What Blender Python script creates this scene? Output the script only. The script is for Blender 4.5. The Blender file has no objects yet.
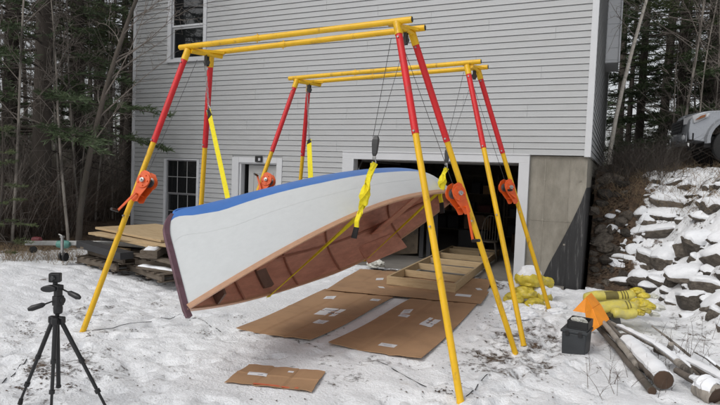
import bpy, bmesh, math, random
import numpy as np
from mathutils import Vector, Matrix, Euler, Quaternion
R = math.radians
random.seed(7)
rng = np.random.default_rng(11)
S = bpy.context.scene
COL = S.collection

# ------------------------------------------------------------------ camera
CAM = Vector((0.0, 0.0, 1.88))
F_PX, PITCH, ROLL, YAW = 557.2, -0.0511, 0.0364, 0.4313
cd = bpy.data.cameras.new('camera'); cam = bpy.data.objects.new('camera', cd); COL.objects.link(cam)
_cp, _sp = math.cos(PITCH), math.sin(PITCH)
_f = Vector((0, _cp, _sp)); _r = Vector((1, 0, 0)); _u = _r.cross(_f)
_r2 = math.cos(ROLL) * _r + math.sin(ROLL) * _u
_u2 = -math.sin(ROLL) * _r + math.cos(ROLL) * _u
_M = Matrix(((math.cos(YAW), -math.sin(YAW), 0), (math.sin(YAW), math.cos(YAW), 0), (0, 0, 1)))
CR, CU, CF = _M @ _r2, _M @ _u2, _M @ _f
m4 = Matrix.Identity(4)
for i in range(3):
    m4[i][0], m4[i][1], m4[i][2], m4[i][3] = CR[i], CU[i], -CF[i], CAM[i]
cam.matrix_world = m4
cd.sensor_fit = 'HORIZONTAL'; cd.sensor_width = 36.0; cd.lens = 36.0 * F_PX / 720.0
cd.clip_start = 0.05; cd.clip_end = 2000
S.camera = cam

# ------------------------------------------------------------------ sky and light
W = bpy.data.worlds.new('World'); S.world = W; W.use_nodes = True
nt = W.node_tree; bg = nt.nodes['Background']
sky = nt.nodes.new('ShaderNodeTexSky'); sky.sky_type = 'NISHITA'; sky.sun_disc = False
SUN_EL, SUN_AZ = R(48), R(205)
sky.sun_elevation = SUN_EL; sky.sun_rotation = SUN_AZ
sky.air_density = 1.0; sky.dust_density = 3.0
hs = nt.nodes.new('ShaderNodeHueSaturation'); hs.inputs['Saturation'].default_value = 0.18
nt.links.new(sky.outputs[0], hs.inputs['Color']); nt.links.new(hs.outputs[0], bg.inputs[0])
bg.inputs[1].default_value = 0.15
sl = bpy.data.lights.new('sun', 'SUN'); sl.energy = 0.9; sl.angle = R(25); sl.color = (1.0, 0.97, 0.93)
so = bpy.data.objects.new('sun', sl); COL.objects.link(so)
sd = Vector((math.sin(SUN_AZ) * math.cos(SUN_EL), math.cos(SUN_AZ) * math.cos(SUN_EL), math.sin(SUN_EL)))
so.rotation_euler = sd.to_track_quat('Z', 'Y').to_euler()
S.view_settings.view_transform = 'Standard'; S.view_settings.look = 'None'
S.view_settings.exposure = -0.08; S.view_settings.gamma = 1.0

# ------------------------------------------------------------------ pixel helpers (only used to work out where things stand)
def ray(x, y): return CF + CR * ((x - 360) / F_PX) - CU * ((y - 202.5) / F_PX)
def at_y(x, y, Y):
    d = ray(x, y); return CAM + d * ((Y - CAM.y) / d.y)
def at_z(x, y, Z):
    d = ray(x, y); return CAM + d * ((Z - CAM.z) / d.z)
def px(P):
    d = Vector(P) - CAM; z = d.dot(CF)
    return 360 + F_PX * d.dot(CR) / z, 202.5 - F_PX * d.dot(CU) / z

# ------------------------------------------------------------------ noise
def _hash(ix, iy, s):
    n = (ix * 374761393 + iy * 668265263 + s * 974711) & 0x7fffffff
    n = ((n ^ (n >> 13)) * 1274126177) & 0x7fffffff
    return ((n ^ (n >> 16)) & 0xffff) / 65535.0
def vnoise(x, y, s=0):
    x = np.asarray(x, float); y = np.asarray(y, float)
    ix = np.floor(x).astype(np.int64); iy = np.floor(y).astype(np.int64)
    fx = x - ix; fy = y - iy
    fx = fx * fx * (3 - 2 * fx); fy = fy * fy * (3 - 2 * fy)
    a = _hash(ix, iy, s); b = _hash(ix + 1, iy, s); c = _hash(ix, iy + 1, s); d = _hash(ix + 1, iy + 1, s)
    return (a * (1 - fx) + b * fx) * (1 - fy) + (c * (1 - fx) + d * fx) * fy
def fbm(x, y, s=0, o=4):
    t = 0; a = 0.5
    for k in range(o):
        t = t + a * vnoise(x * 2 ** k + 17.3 * k, y * 2 ** k - 9.1 * k, s + k); a *= 0.5
    return t
def sst(a, b, x):
    t = np.clip((x - a) / (b - a), 0, 1); return t * t * (3 - 2 * t)

# ------------------------------------------------------------------ materials
def mat(name, col, rough=0.7, var=0.15, scale=6.0, bump=0.0, bscale=None, metal=0.0, col2=None, mix_scale=None, mix_lo=0.5, mix_hi=0.62,
        spec=0.5, stretch=None, trans=0.0, detail=6, coat=0.0, orand=0.0):
    m = bpy.data.materials.new(name); m.use_nodes = True
    n = m.node_tree.nodes; l = m.node_tree.links; b = n['Principled BSDF']
    b.inputs['Roughness'].default_value = rough; b.inputs['Metallic'].default_value = metal
    b.inputs['Specular IOR Level'].default_value = spec
    if coat: b.inputs['Coat Weight'].default_value = coat; b.inputs['Coat Roughness'].default_value = 0.08
    if trans: b.inputs['Transmission Weight'].default_value = trans
    tc = n.new('ShaderNodeTexCoord'); oi = n.new('ShaderNodeObjectInfo')
    mp = n.new('ShaderNodeVectorMath'); mp.operation = 'MULTIPLY_ADD'
    mp.inputs[1].default_value = stretch or (1, 1, 1)
    sc = n.new('ShaderNodeVectorMath'); sc.operation = 'SCALE'; sc.inputs[0].default_value = (37, 19, 53)
    l.new(oi.outputs['Random'], sc.inputs['Scale']); l.new(tc.outputs['Object'], mp.inputs[0]); l.new(sc.outputs[0], mp.inputs[2])
    nz = n.new('ShaderNodeTexNoise'); nz.inputs['Scale'].default_value = scale; nz.inputs['Detail'].default_value = detail
    nz.inputs['Roughness'].default_value = 0.65
    l.new(mp.outputs[0], nz.inputs['Vector'])
    rp = n.new('ShaderNodeMapRange'); rp.inputs['From Min'].default_value = 0.25; rp.inputs['From Max'].default_value = 0.75
    rp.inputs['To Min'].default_value = 1 - var; rp.inputs['To Max'].default_value = 1 + var
    l.new(nz.outputs['Fac'], rp.inputs['Value'])
    mu = n.new('ShaderNodeVectorMath'); mu.operation = 'SCALE'
    mu.inputs[0].default_value = col[:3]
    l.new(rp.outputs[0], mu.inputs['Scale'])
    out = mu.outputs[0]
    if col2:
        n2 = n.new('ShaderNodeTexNoise'); n2.inputs['Scale'].default_value = mix_scale or scale * 0.5; n2.inputs['Detail'].default_value = 8
        n2.inputs['Roughness'].default_value = 0.7
        l.new(mp.outputs[0], n2.inputs['Vector'])
        r2 = n.new('ShaderNodeMapRange'); r2.inputs['From Min'].default_value = mix_lo; r2.inputs['From Max'].default_value = mix_hi
        l.new(n2.outputs['Fac'], r2.inputs['Value'])
        mx = n.new('ShaderNodeMix'); mx.data_type = 'RGBA'
        mx.inputs['B'].default_value = (*col2[:3], 1)
        l.new(r2.outputs[0], mx.inputs['Factor']); l.new(out, mx.inputs['A']); out = mx.outputs['Result']
    l.new(out, b.inputs['Base Color'])
    if orand:
        ro = n.new('ShaderNodeMapRange'); ro.inputs['To Min'].default_value = 1 - orand; ro.inputs['To Max'].default_value = 1 + orand
        mo = n.new('ShaderNodeVectorMath'); mo.operation = 'SCALE'
        l.new(oi.outputs['Random'], ro.inputs['Value']); l.new(out, mo.inputs[0]); l.new(ro.outputs[0], mo.inputs['Scale']); l.new(mo.outputs[0], b.inputs['Base Color'])
    if var:
        rr = n.new('ShaderNodeMapRange'); rr.inputs['To Min'].default_value = max(0, rough - 0.12); rr.inputs['To Max'].default_value = min(1, rough + 0.12)
        l.new(nz.outputs['Fac'], rr.inputs['Value']); l.new(rr.outputs[0], b.inputs['Roughness'])
    if bump:
        nb = n.new('ShaderNodeTexNoise'); nb.inputs['Scale'].default_value = bscale or scale * 4; nb.inputs['Detail'].default_value = 5
        l.new(mp.outputs[0], nb.inputs['Vector'])
        bp = n.new('ShaderNodeBump'); bp.inputs['Strength'].default_value = 1.0; bp.inputs['Distance'].default_value = bump
        l.new(nb.outputs['Fac'], bp.inputs['Height']); l.new(bp.outputs[0], b.inputs['Normal'])
    return m

M = {}
M['siding'] = mat('vinyl_siding', (.405, .413, .415), .45, .05, 1.3, .0006, 40, col2=(.37, .372, .365), mix_scale=.9, mix_lo=.5, mix_hi=.8)
M['trim'] = mat('white_trim', (.58, .59, .605), .45, .05, 3)
M['concrete'] = mat('concrete', (.27, .25, .21), .9, .28, 2.2, .003, 30, col2=(.16, .145, .115), mix_scale=1.5, mix_lo=.45, mix_hi=.72, stretch=(1.5, 1.5, .7))
M['tar'] = mat('tar', (.022, .022, .023), .7, .6, 8, .008, 22, col2=(.20, .195, .19), mix_scale=16, mix_lo=.56, mix_hi=.80, stretch=(1.8, 1.8, .14), detail=12)
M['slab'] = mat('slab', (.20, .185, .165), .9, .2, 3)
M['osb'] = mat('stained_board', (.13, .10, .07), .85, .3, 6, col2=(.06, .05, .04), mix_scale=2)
M['glass'] = mat('window_glass', (.012, .013, .014), .03, 0, 1, spec=.7)
M['yellow'] = mat('yellow_paint', (.76, .44, .006), .42, .14, 5, .0005, 30, col2=(.34, .19, .03), mix_scale=11, mix_lo=.58, mix_hi=.70, stretch=(1, 1, .4), detail=9)
M['red'] = mat('red_paint', (.60, .014, .018), .5, .15, 8, .0005, 30, col2=(.36, .05, .04), mix_scale=11, mix_lo=.56, mix_hi=.70, stretch=(1, 1, .4), detail=9)
M['orange'] = mat('orange_paint', (.70, .10, .012), .45, .15, 12, col2=(.35, .05, .01), mix_scale=16, mix_lo=.6, mix_hi=.75)
M['steel'] = mat('galvanised_steel', (.42, .42, .41), .4, .2, 20, metal=.85)
M['cable'] = mat('wire_cable', (.07, .07, .07), .5, .1, 20, metal=.6)
M['blackplastic'] = mat('black_plastic', (.012, .012, .013), .42, .3, 12)
M['rubber'] = mat('rubber', (.018, .018, .018), .8, .3, 12)
M['strap'] = mat('yellow_webbing', (.78, .66, .015), .75, .12, 30, .001, 160)
M['strapend'] = mat('black_webbing', (.012, .012, .012), .8, .2, 30)
M['hullwhite'] = mat('white_hull_paint', (.625, .645, .645), .35, .04, 9.0, .0006, 12, col2=(.57, .59, .59), mix_scale=3.2, mix_lo=.5, mix_hi=.9, detail=8, stretch=(3, .6, 3))
M['hullblue'] = mat('blue_bottom_paint', (.06, .185, .52), .4, .12, 4)
M['stem'] = mat('purple_stem_paint', (.13, .065, .085), .5, .2, 10, col2=(.09, .045, .05), mix_scale=8)
M['rail'] = mat('varnished_rail', (.56, .33, .21), .45, .12, 7, stretch=(6, .6, 6))
M['mahogany'] = mat('brown_plywood_interior', (.56, .27, .185), .5, .18, 5, .0006, 40, col2=(.42, .19, .13), mix_scale=3, mix_lo=.45, mix_hi=.7, stretch=(4, .7, 4))
M['frame'] = mat('brown_frame_timber', (.36, .17, .115), .55, .25, 8, stretch=(5, 1, 5))
M['frame2'] = mat('dark_stained_timber', (.16, .10, .075), .6, .3, 8)
M['card'] = mat('cardboard', (.385, .23, .125), .85, .08, 3, .001, 50, col2=(.29, .17, .092), mix_scale=1.7, mix_lo=.48, mix_hi=.7)
M['paper'] = mat('white_paper', (.72, .72, .74), .8, .05, 6)
M['print'] = mat('printed_ink', (.12, .13, .18), .8, .3, 20)
M['redtape'] = mat('red_orange_tape', (.58, .13, .06), .6, .2, 20)
M['pine'] = mat('fresh_pine_board', (.50, .37, .215), .7, .13, 5, .0006, 30, stretch=(1, 9, 9), col2=(.40, .27, .14), mix_scale=4, mix_lo=.5, mix_hi=.7)
M['ply'] = mat('plywood', (.47, .345, .20), .75, .12, 5, .0006, 30, stretch=(1, 7, 7), col2=(.38, .265, .14), mix_scale=3)
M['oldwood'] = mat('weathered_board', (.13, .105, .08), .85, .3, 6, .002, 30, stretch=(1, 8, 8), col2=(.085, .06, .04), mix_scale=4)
M['bark'] = mat('bark', (.125, .105, .088), .95, .4, 8, .02, 14, stretch=(1, 1, .3), col2=(.07, .062, .048), mix_scale=2)
M['barklight'] = mat('grey_bark', (.30, .27, .235), .95, .35, 8, .012, 18, stretch=(1, 1, .35), col2=(.08, .07, .06), mix_scale=3)
M['birch'] = mat('birch_bark', (.62, .57, .50), .8, .2, 6, .006, 20, stretch=(1, 1, 2.5), col2=(.09, .075, .06), mix_scale=5, mix_lo=.58, mix_hi=.66)
M['twig'] = mat('twig_bark', (.22, .19, .165), .95, .35, 2)
M['brush'] = mat('dry_brush', (.115, .085, .065), .95, .4, 1.5)
M['needle'] = mat('conifer_needles', (.080, .115, .052), .75, .5, .9, col2=(.052, .075, .038), mix_scale=.5)
M['needle2'] = mat('pine_needles', (.10, .125, .050), .75, .5, .9, col2=(.062, .085, .040), mix_scale=.5)
M['logend'] = mat('sawn_log_end', (.07, .042, .027), .9, .35, 9, .003, 40)
M['rock'] = mat('rock', (.115, .098, .08), .92, .45, 5, .03, 9, orand=.5, col2=(.045, .036, .028), mix_scale=4, mix_lo=.45, mix_hi=.65)
M['snowcap'] = mat('settled_snow', (.83, .845, .87), .8, .05, 6, .006, 18, col2=(.76, .775, .80), mix_scale=5)
M['leaf'] = mat('dead_leaf', (.095, .062, .042), .9, .5, 1.2, col2=(.05, .034, .024), mix_scale=1.0)
M['grass'] = mat('dry_grass_blades', (.26, .19, .11), .9, .4, 1.4, col2=(.15, .10, .06), mix_scale=1.2)
M['toolgrey'] = mat('dark_grey_plastic', (.032, .036, .040), .5, .2, 6)
M['tarpor'] = mat('orange_plastic', (.80, .27, .012), .5, .12, 9)
M['bagyellow'] = mat('yellow_bag', (.60, .48, .05), .4, .25, 9, .006, 16, col2=(.36, .30, .08), mix_scale=5)
M['rollyellow'] = mat('yellow_wrap', (.62, .53, .11), .38, .2, 9, .005, 18, col2=(.50, .44, .18), mix_scale=4)
M['inkband'] = mat('dark_print', (.14, .115, .03), .6, .3, 20)
M['truck'] = mat('silver_car_paint', (.33, .345, .37), .28, .03, 3, metal=.35, coat=.6)
M['chrome'] = mat('chrome', (.7, .7, .7), .12, .05, 10, metal=1)
M['lamp'] = mat('headlamp_lens', (.55, .56, .58), .12, .1, 14, coat=.5)
M['amber'] = mat('amber_lens', (.30, .12, .05), .2, .1, 14)
M['teal'] = mat('teal_plastic', (.10, .26, .22), .5, .15, 9)
M['redplastic'] = mat('red_plastic', (.17, .03, .035), .5, .2, 9)
M['door'] = mat('grey_door_paint', (.42, .42, .415), .5, .05, 3)
M['sashshade'] = mat('shaded_sash', (.20, .20, .205), .5, .1, 4)  # darker grey paints shadow onto the low window's set-back sashes
M['barkdark'] = mat('dark_conifer_bark', (.075, .062, .052), .95, .4, 8, .02, 14, stretch=(1, 1, .3), col2=(.045, .038, .03), mix_scale=2)
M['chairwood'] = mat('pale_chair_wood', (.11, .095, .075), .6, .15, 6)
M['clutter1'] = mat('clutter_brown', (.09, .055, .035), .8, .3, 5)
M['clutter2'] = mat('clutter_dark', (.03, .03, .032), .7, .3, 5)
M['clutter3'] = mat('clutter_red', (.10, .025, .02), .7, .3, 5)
M['shingle'] = mat('roof_shingle', (.05, .05, .052), .95, .3, 9)
M['lampblack'] = mat('black_metal', (.014, .014, .015), .4, .2, 9)
M['polyfilm'] = mat('clear_plastic', (.55, .55, .50), .3, .2, 9)

# ------------------------------------------------------------------ object plumbing
WM = {}
def thing(name, label, cat, loc=(0, 0, 0), rz=0, group=None, rot=None):
    o = bpy.data.objects.new(name, None); COL.objects.link(o); o.empty_display_size = .2
    o.location = loc; o.rotation_euler = rot or (0, 0, rz)
    WM[o] = Matrix.LocRotScale(Vector(loc), Euler(rot or (0, 0, rz)), None)
    o['label'] = label; o['category'] = cat
    if group: o['group'] = group
    return o
def tag(o, label, cat, group=None):
    o['label'] = label; o['category'] = cat
    if group: o['group'] = group
    return o
class MB:
    def __init__(s): s.v = []; s.f = []; s.mi = []; s.cur = 0; s.X = None
    def add(s, vs, fs):
        b = len(s.v)
        if s.X is not None: vs = [s.X @ Vector(p) for p in vs]
        s.v += [tuple(p) for p in vs]; s.f += [tuple(i + b for i in q) for q in fs]; s.mi += [s.cur] * len(fs); return s
    def box(s, c, d, rz=0, rot=None):
        c = Vector(c); h = [x / 2 for x in d]
        q = Euler(rot or (0, 0, rz)).to_matrix()
        vs = [c + q @ Vector((sx * h[0], sy * h[1], sz * h[2])) for sz in (-1, 1) for sy in (-1, 1) for sx in (-1, 1)]
        return s.add(vs, [(0, 2, 3, 1), (4, 5, 7, 6), (0, 1, 5, 4), (2, 6, 7, 3), (0, 4, 6, 2), (1, 3, 7, 5)])
    def bx(s, x0, x1, y0, y1, z0, z1): return s.box(((x0 + x1) / 2, (y0 + y1) / 2, (z0 + z1) / 2), (abs(x1 - x0), abs(y1 - y0), abs(z1 - z0)))
    def beam(s, a, b, w, h, up=(0, 0, 1)):
        a = Vector(a); b = Vector(b); d = (b - a); L = d.length; d.normalize(); up = Vector(up)
        sx = d.cross(up)
        if sx.length < 1e-4: sx = d.cross(Vector((1, 0, 0)))
        sx.normalize(); sz = sx.cross(d)
        vs = [p + sx * (i * w / 2) + sz * (j * h / 2) for p in (a, b) for j in (-1, 1) for i in (-1, 1)]
        return s.add(vs, [(0, 1, 3, 2), (4, 6, 7, 5), (0, 4, 5, 1), (2, 3, 7, 6), (0, 2, 6, 4), (1, 5, 7, 3)])
    def loft(s, rings, cap=True, closed=True):
        n = len(rings[0]); vs = [p for r in rings for p in r]; fs = []
        for i in range(len(rings) - 1):
            for j in range(n if closed else n - 1):
                k = (j + 1) % n
                fs.append((i * n + j, i * n + k, (i + 1) * n + k, (i + 1) * n + j))
        if cap and closed: fs.append(tuple(range(n - 1, -1, -1))); fs.append(tuple((len(rings) - 1) * n + j for j in range(n)))
        return s.add(vs, fs)
    def tube(s, pts, r, n=8, cap=True):
        pts = [Vector(p) for p in pts]
        if not hasattr(r, '__len__'): r = [r] * len(pts)
        rings = []; px_ = None
        for i, p in enumerate(pts):
            d = (pts[min(i + 1, len(pts) - 1)] - pts[max(i - 1, 0)])
            if d.length < 1e-9: d = Vector((0, 0, 1))
            d.normalize()
            if px_ is None:
                a = Vector((0, 0, 1)) if abs(d.z) < .9 else Vector((1, 0, 0)); px_ = d.cross(a).normalized()
            else:
                px_ = (px_ - d * px_.dot(d))
                px_ = px_.normalized() if px_.length > 1e-6 else d.orthogonal().normalized()
            py_ = d.cross(px_)
            rings.append([p + (px_ * math.cos(2 * math.pi * k / n) + py_ * math.sin(2 * math.pi * k / n)) * r[i] for k in range(n)])
        return s.loft(rings, cap)
    def lathe(s, c, prof, n=16, axis=(0, 0, 1)):
        c = Vector(c); ax = Vector(axis).normalized(); e1 = ax.orthogonal().normalized(); e2 = ax.cross(e1)
        return s.loft([[c + ax * z + (e1 * math.cos(2 * math.pi * k / n) + e2 * math.sin(2 * math.pi * k / n)) * r for k in range(n)] for r, z in prof])
    def prism(s, poly, depth):
        poly = [Vector(p) for p in poly]; d = Vector(depth); n = len(poly)
        return s.add(poly + [p + d for p in poly], [tuple(range(n - 1, -1, -1)), tuple(range(n, 2 * n))] + [(i, (i + 1) % n, n + (i + 1) % n, n + i) for i in range(n)])
    def ribbon(s, pts, w, side, t=.003):
        pts = [Vector(p) for p in pts]
        if not isinstance(side, list): side = [side] * len(pts)
        if not hasattr(w, '__len__'): w = [w] * len(pts)
        rings = []
        for i, p in enumerate(pts):
            d = (pts[min(i + 1, len(pts) - 1)] - pts[max(i - 1, 0)]).normalized()
            sv = Vector(side[i]); sv = (sv - d * sv.dot(d)).normalized(); nn = d.cross(sv)
            rings.append([p + sv * w[i] / 2 + nn * t / 2, p - sv * w[i] / 2 + nn * t / 2, p - sv * w[i] / 2 - nn * t / 2, p + sv * w[i] / 2 - nn * t / 2])
        return s.loft(rings)
    def mesh(s, name, inv=None):
        me = bpy.data.meshes.new(name)
        vs = s.v if inv is None else [inv @ Vector(p) for p in s.v]
        me.from_pydata([tuple(p) for p in vs], [], s.f); me.update(); return me
    def build(s, name, m, parent=None, smooth=False, bevel=0, kind=None, seg=2, fix=True):
        inv = None
        if parent is not None: inv = WM[parent].inverted()
        me = s.mesh(name, inv)
        ms = m if isinstance(m, (list, tuple)) else [m]
        for x in ms: me.materials.append(x)
        if len(ms) > 1: me.polygons.foreach_set('material_index', s.mi)
        if fix:
            bm = bmesh.new(); bm.from_mesh(me); bmesh.ops.recalc_face_normals(bm, faces=bm.faces); bm.to_mesh(me); bm.free()
        o = bpy.data.objects.new(name, me); COL.objects.link(o)
        if parent is not None: o.parent = parent; WM[o] = WM[parent]
        else: WM[o] = Matrix.Identity(4)
        if smooth:
            me.polygons.foreach_set('use_smooth', [True] * len(me.polygons))
            try: me.set_sharp_from_angle(angle=R(40))
            except Exception: pass
        if bevel:
            b = o.modifiers.new('bevel', 'BEVEL'); b.width = bevel; b.segments = seg; b.limit_method = 'ANGLE'; b.angle_limit = R(35)
        if kind: o['kind'] = kind
        return o
def copy_tree(o, parent=None):
    c = o.copy(); COL.objects.link(c)
    if parent is not None: c.parent = parent
    for ch in list(o.children): copy_tree(ch, c)
    return c
def np_obj(name, V, Fc, m, parent=None, kind=None, smooth=False):
    """V (n,3) array in world space, Fc (k,3|4) array"""
    me = bpy.data.meshes.new(name)
    V = np.asarray(V, np.float32); Fc = np.asarray(Fc, np.int32)
    me.vertices.add(len(V)); me.vertices.foreach_set('co', V.ravel())
    k = Fc.shape[1]
    me.loops.add(Fc.size); me.loops.foreach_set('vertex_index', Fc.ravel())
    me.polygons.add(len(Fc)); me.polygons.foreach_set('loop_start', np.arange(len(Fc), dtype=np.int32) * k)
    me.update(calc_edges=True); me.validate()
    if smooth: me.polygons.foreach_set('use_smooth', np.ones(len(Fc), bool))
    for x in (m if isinstance(m, (list, tuple)) else [m]): me.materials.append(x)
    o = bpy.data.objects.new(name, me); COL.objects.link(o)
    if parent is not None: o.parent = parent; WM[o] = WM[parent]
    else: WM[o] = Matrix.Identity(4)
    if kind: o['kind'] = kind
    return o

# ------------------------------------------------------------------ ground
def emb(x, y):
    d1 = (x - 1.0) * .94 + (y - 9.3) * .33
    d2 = (y - 10.9) * .95 + np.clip(x, -.5, 3) * .12
    d = np.where(x > -.43, np.maximum(d1, d2 - .2), -1)
    k = 1.35 * d
    return (2.15 + .30 * (vnoise(x * 1.3, y * 1.3, 23) - .6)) * sst(-.12, 1.0, k / 2.15 * .93)
def hgt(x, y):
    x = np.asarray(x, float); y = np.asarray(y, float)
    h = .08 * sst(7.0, 4.2, y) + .13 * np.clip((4.2 - y) / 4.2, 0, 2)
    h = h + .22 * sst(-5.2, -9.0, x) * sst(14, 4, y * .5 + 4)
    h = h + .10 * np.clip(-10.2 - x, 0, 14)
    h = h + emb(x, y)
    r = np.hypot(x, y)
    h = h + .6 * fbm(x / 9, y / 9, 3) * sst(14, 30, r)
    return h
def ground_fine(x, y):
    n = (fbm(x * 1.1, y * 1.1, 21, 3) - .45) * .07 + (fbm(x * 5, y * 5, 31, 3) - .45) * .055
    p = vnoise(x * 9, y * 9, 51)
    n = n - .03 * sst(.58, .8, p)
    n = n - .020 * sst(.60, .78, vnoise(x * 3.1 + 5, y * 3.1, 61)) * sst(-6, -4, x)                 # old footprints
    fl = np.maximum(sst(.25, 0.05, np.abs(y - 7.4) - 2.1) * sst(.3, 0, np.abs(x + 2.9) - 1.5), sst(.2, 0, np.abs(y - 4.05) - .45) * sst(.2, 0, np.abs(x + 2.55) - .55))      # trodden flat under the cardboard
    n = n + emb(x, y).clip(0, .5) * ((fbm(x * 2.6, y * 2.6, 91, 3) - .45) * .60 + np.abs(fbm(x * 7, y * 7, 95, 3) - .45) * .30)
    return n * (1 - .85 * fl)
def gz(x, y): return float(hgt(x, y) + (ground_fine(x, y) if abs(x) < 12 else 0))
xs = np.concatenate([-np.geomspace(420, 24, 22), np.arange(-22, -11.4, .6), np.arange(-11.3, -6.2, .10), np.arange(-6.2, -.5, .032), [-.47, -.42], np.arange(-.39, 2.6, .034), np.geomspace(2.8, 420, 34)])
ys = np.concatenate([-np.geomspace(420, 2, 24), np.arange(-1.5, 1.6, .4), np.arange(1.8, 5.0, .03), np.arange(5.0, 10.44, .04), [10.47, 10.56], np.arange(10.64, 13.6, .05), np.arange(13.7, 22, .35), np.geomspace(22.5, 420, 26)])
GX, GY = np.meshgrid(xs, ys)
GZ = hgt(GX, GY)
near = sst(14, 10, np.abs(GX + 2)) * sst(16, 13, np.abs(GY - 4))
GZ = GZ + ground_fine(GX, GY) * near
_pr = random.Random(3)
for (ax_, ay_, bx_, by_, n_) in ((-1.0, 3.2, -.6, 8.4, 15), (-4.9, 3.0, -4.4, 6.0, 9), (-.2, 5.2, -.9, 8.2, 9), (-2.0, 3.1, -.5, 5.6, 8), (-5.6, 4.4, -7.0, 6.0, 6), (-3.9, 3.2, -2.7, 4.6, 6), (.5, 4.6, .1, 6.6, 6), (-1.3, 6.0, -1.4, 8.6, 8), (-3.2, 2.9, -1.2, 3.6, 7)):
    for i in range(n_):
        f_ = (i + _pr.uniform(-.2, .2)) / n_; cx = ax_ + (bx_ - ax_) * f_; cy = ay_ + (by_ - ay_) * f_; an = math.atan2(by_ - ay_, bx_ - ax_) + _pr.uniform(-.4, .4)
        sd_ = .11 * (1 if i % 2 else -1); cx += -math.sin(an) * sd_; cy += math.cos(an) * sd_
        j0, j1 = np.searchsorted(xs, (cx - .35, cx + .35)); i0, i1 = np.searchsorted(ys, (cy - .35, cy + .35))
        dx_, dy_ = GX[i0:i1, j0:j1] - cx, GY[i0:i1, j0:j1] - cy
        u_, v_ = (dx_ * math.cos(an) + dy_ * math.sin(an)) / .155, (-dx_ * math.sin(an) + dy_ * math.cos(an)) / (.055 + .012 * np.sign(dx_ * math.cos(an) + dy_ * math.sin(an)))
        r_ = np.sqrt(u_ * u_ + v_ * v_); GZ[i0:i1, j0:j1] += -.034 * sst(1.1, .75, r_) + .012 * sst(1.0, 1.25, r_) * sst(1.9, 1.3, r_)
house_in = (GX > -11.25) & (GX < -.45) & (GY > 10.5) & (GY < 20.1)
GZ = np.where(house_in, -.6, GZ)
ny, nx = GX.shape
V = np.stack([GX, GY, GZ], -1).reshape(-1, 3)
idx = np.arange(ny * nx).reshape(ny, nx)
Fg = np.stack([idx[:-1, :-1], idx[:-1, 1:], idx[1:, 1:], idx[1:, :-1]], -1).reshape(-1, 4)

def ground_material():
    m = bpy.data.materials.new('snowy_ground'); m.use_nodes = True
    n = m.node_tree.nodes; l = m.node_tree.links; b = n['Principled BSDF']
    b.inputs['Roughness'].default_value = .85; b.inputs['Specular IOR Level'].default_value = .3
    tc = n.new('ShaderNodeTexCoord')
    def noise(s, d=8, r=.65, off=0):
        z = n.new('ShaderNodeTexNoise'); z.inputs['Scale'].default_value = s; z.inputs['Detail'].default_value = d; z.inputs['Roughness'].default_value = r
        mp = n.new('ShaderNodeMapping'); mp.inputs['Location'].default_value = (off, off * 2, 0)
        l.new(tc.outputs['Object'], mp.inputs[0]); l.new(mp.outputs[0], z.inputs['Vector']); return z.outputs['Fac']
    def rmp(v, a, b_, lo=0, hi=1):
        r = n.new('ShaderNodeMapRange'); r.inputs['From Min'].default_value = a; r.inputs['From Max'].default_value = b_
        r.inputs['To Min'].default_value = lo; r.inputs['To Max'].default_value = hi
        l.new(v, r.inputs['Value']); return r.outputs[0]
    def math_(op, a, b_):
        q = n.new('ShaderNodeMath'); q.operation = op
        for i, v in enumerate((a, b_)):
            if isinstance(v, (int, float)): q.inputs[i].default_value = v
            else: l.new(v, q.inputs[i])
        return q.outputs[0]
    def mix(fac, A, B):
        x = n.new('ShaderNodeMix'); x.data_type = 'RGBA'
        if not isinstance(fac, (int, float)): l.new(fac, x.inputs['Factor'])
        for k, v in (('A', A), ('B', B)):
            if isinstance(v, tuple): x.inputs[k].default_value = (*v, 1)
            else: l.new(v, x.inputs[k])
        return x.outputs['Result']
    at = n.new('ShaderNodeAttribute'); at.attribute_name = 'bare'
    snow = mix(rmp(noise(2.3), .4, .65), (.88, .89, .91), (.80, .81, .83))
    snow = mix(rmp(noise(26, 6), .56, .80), snow, (.60, .59, .58))
    snow = mix(rmp(noise(5.5, 9, .75, 3), .60, .80), snow, (.52, .49, .46))
    soil = mix(rmp(noise(7), .4, .62), (.052, .036, .025), (.115, .075, .048))
    soil = mix(rmp(noise(23, 5), .5, .68), soil, (.16, .115, .075))
    f1 = noise(4.2, 10, .72); f2 = noise(17, 6, .7, 5)
    f = math_('ADD', math_('MULTIPLY', f1, .6), math_('MULTIPLY', f2, .4))
    bare = rmp(math_('ADD', f, at.outputs['Fac']), .635, .72)
    col = mix(bare, snow, soil)
    l.new(col, b.inputs['Base Color'])
    bp = n.new('ShaderNodeBump'); bp.inputs['Distance'].default_value = .02
    bh = math_('ADD', noise(30, 6), math_('MULTIPLY', bare, -.35))
    l.new(bh, bp.inputs['Height']); l.new(bp.outputs[0], b.inputs['Normal'])
    return m
ground = np_obj('ground', V, Fg, ground_material(), kind='structure', smooth=True)
xf, yf = V[:, 0], V[:, 1]
bare = np.full(len(V), .0)
bare += .13 * sst(1.0, .1, np.hypot((xf + .9) / 1.1, (yf - 6.6) / 2.2))          # trodden round the right hand legs
bare += .085 * sst(1, .2, np.hypot((xf + 3.9) / 1.4, (yf - 3.2) / 1.3))           # leaves lower left
bare += .07 * sst(1, .3, np.hypot((xf + 2.9) / 2.6, (yf - 8.7) / 1.4))
bare += .22 * sst(1, .4, np.hypot((xf + 3.0) / 2.2, (yf - 10.0) / 1.0))          # mud at the garage sill
bare += .16 * sst(1, .3, np.hypot((xf + 7.1) / 1.6, (yf - 7.0) / 1.0))           # under the lumber
bare += .34 * sst(-9.7, -10.9, xf + .8 * (vnoise(xf * .8, yf * .8, 5) - .5) - .12 * (yf - 7.5)) * sst(30, -2, yf * 0)
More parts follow.
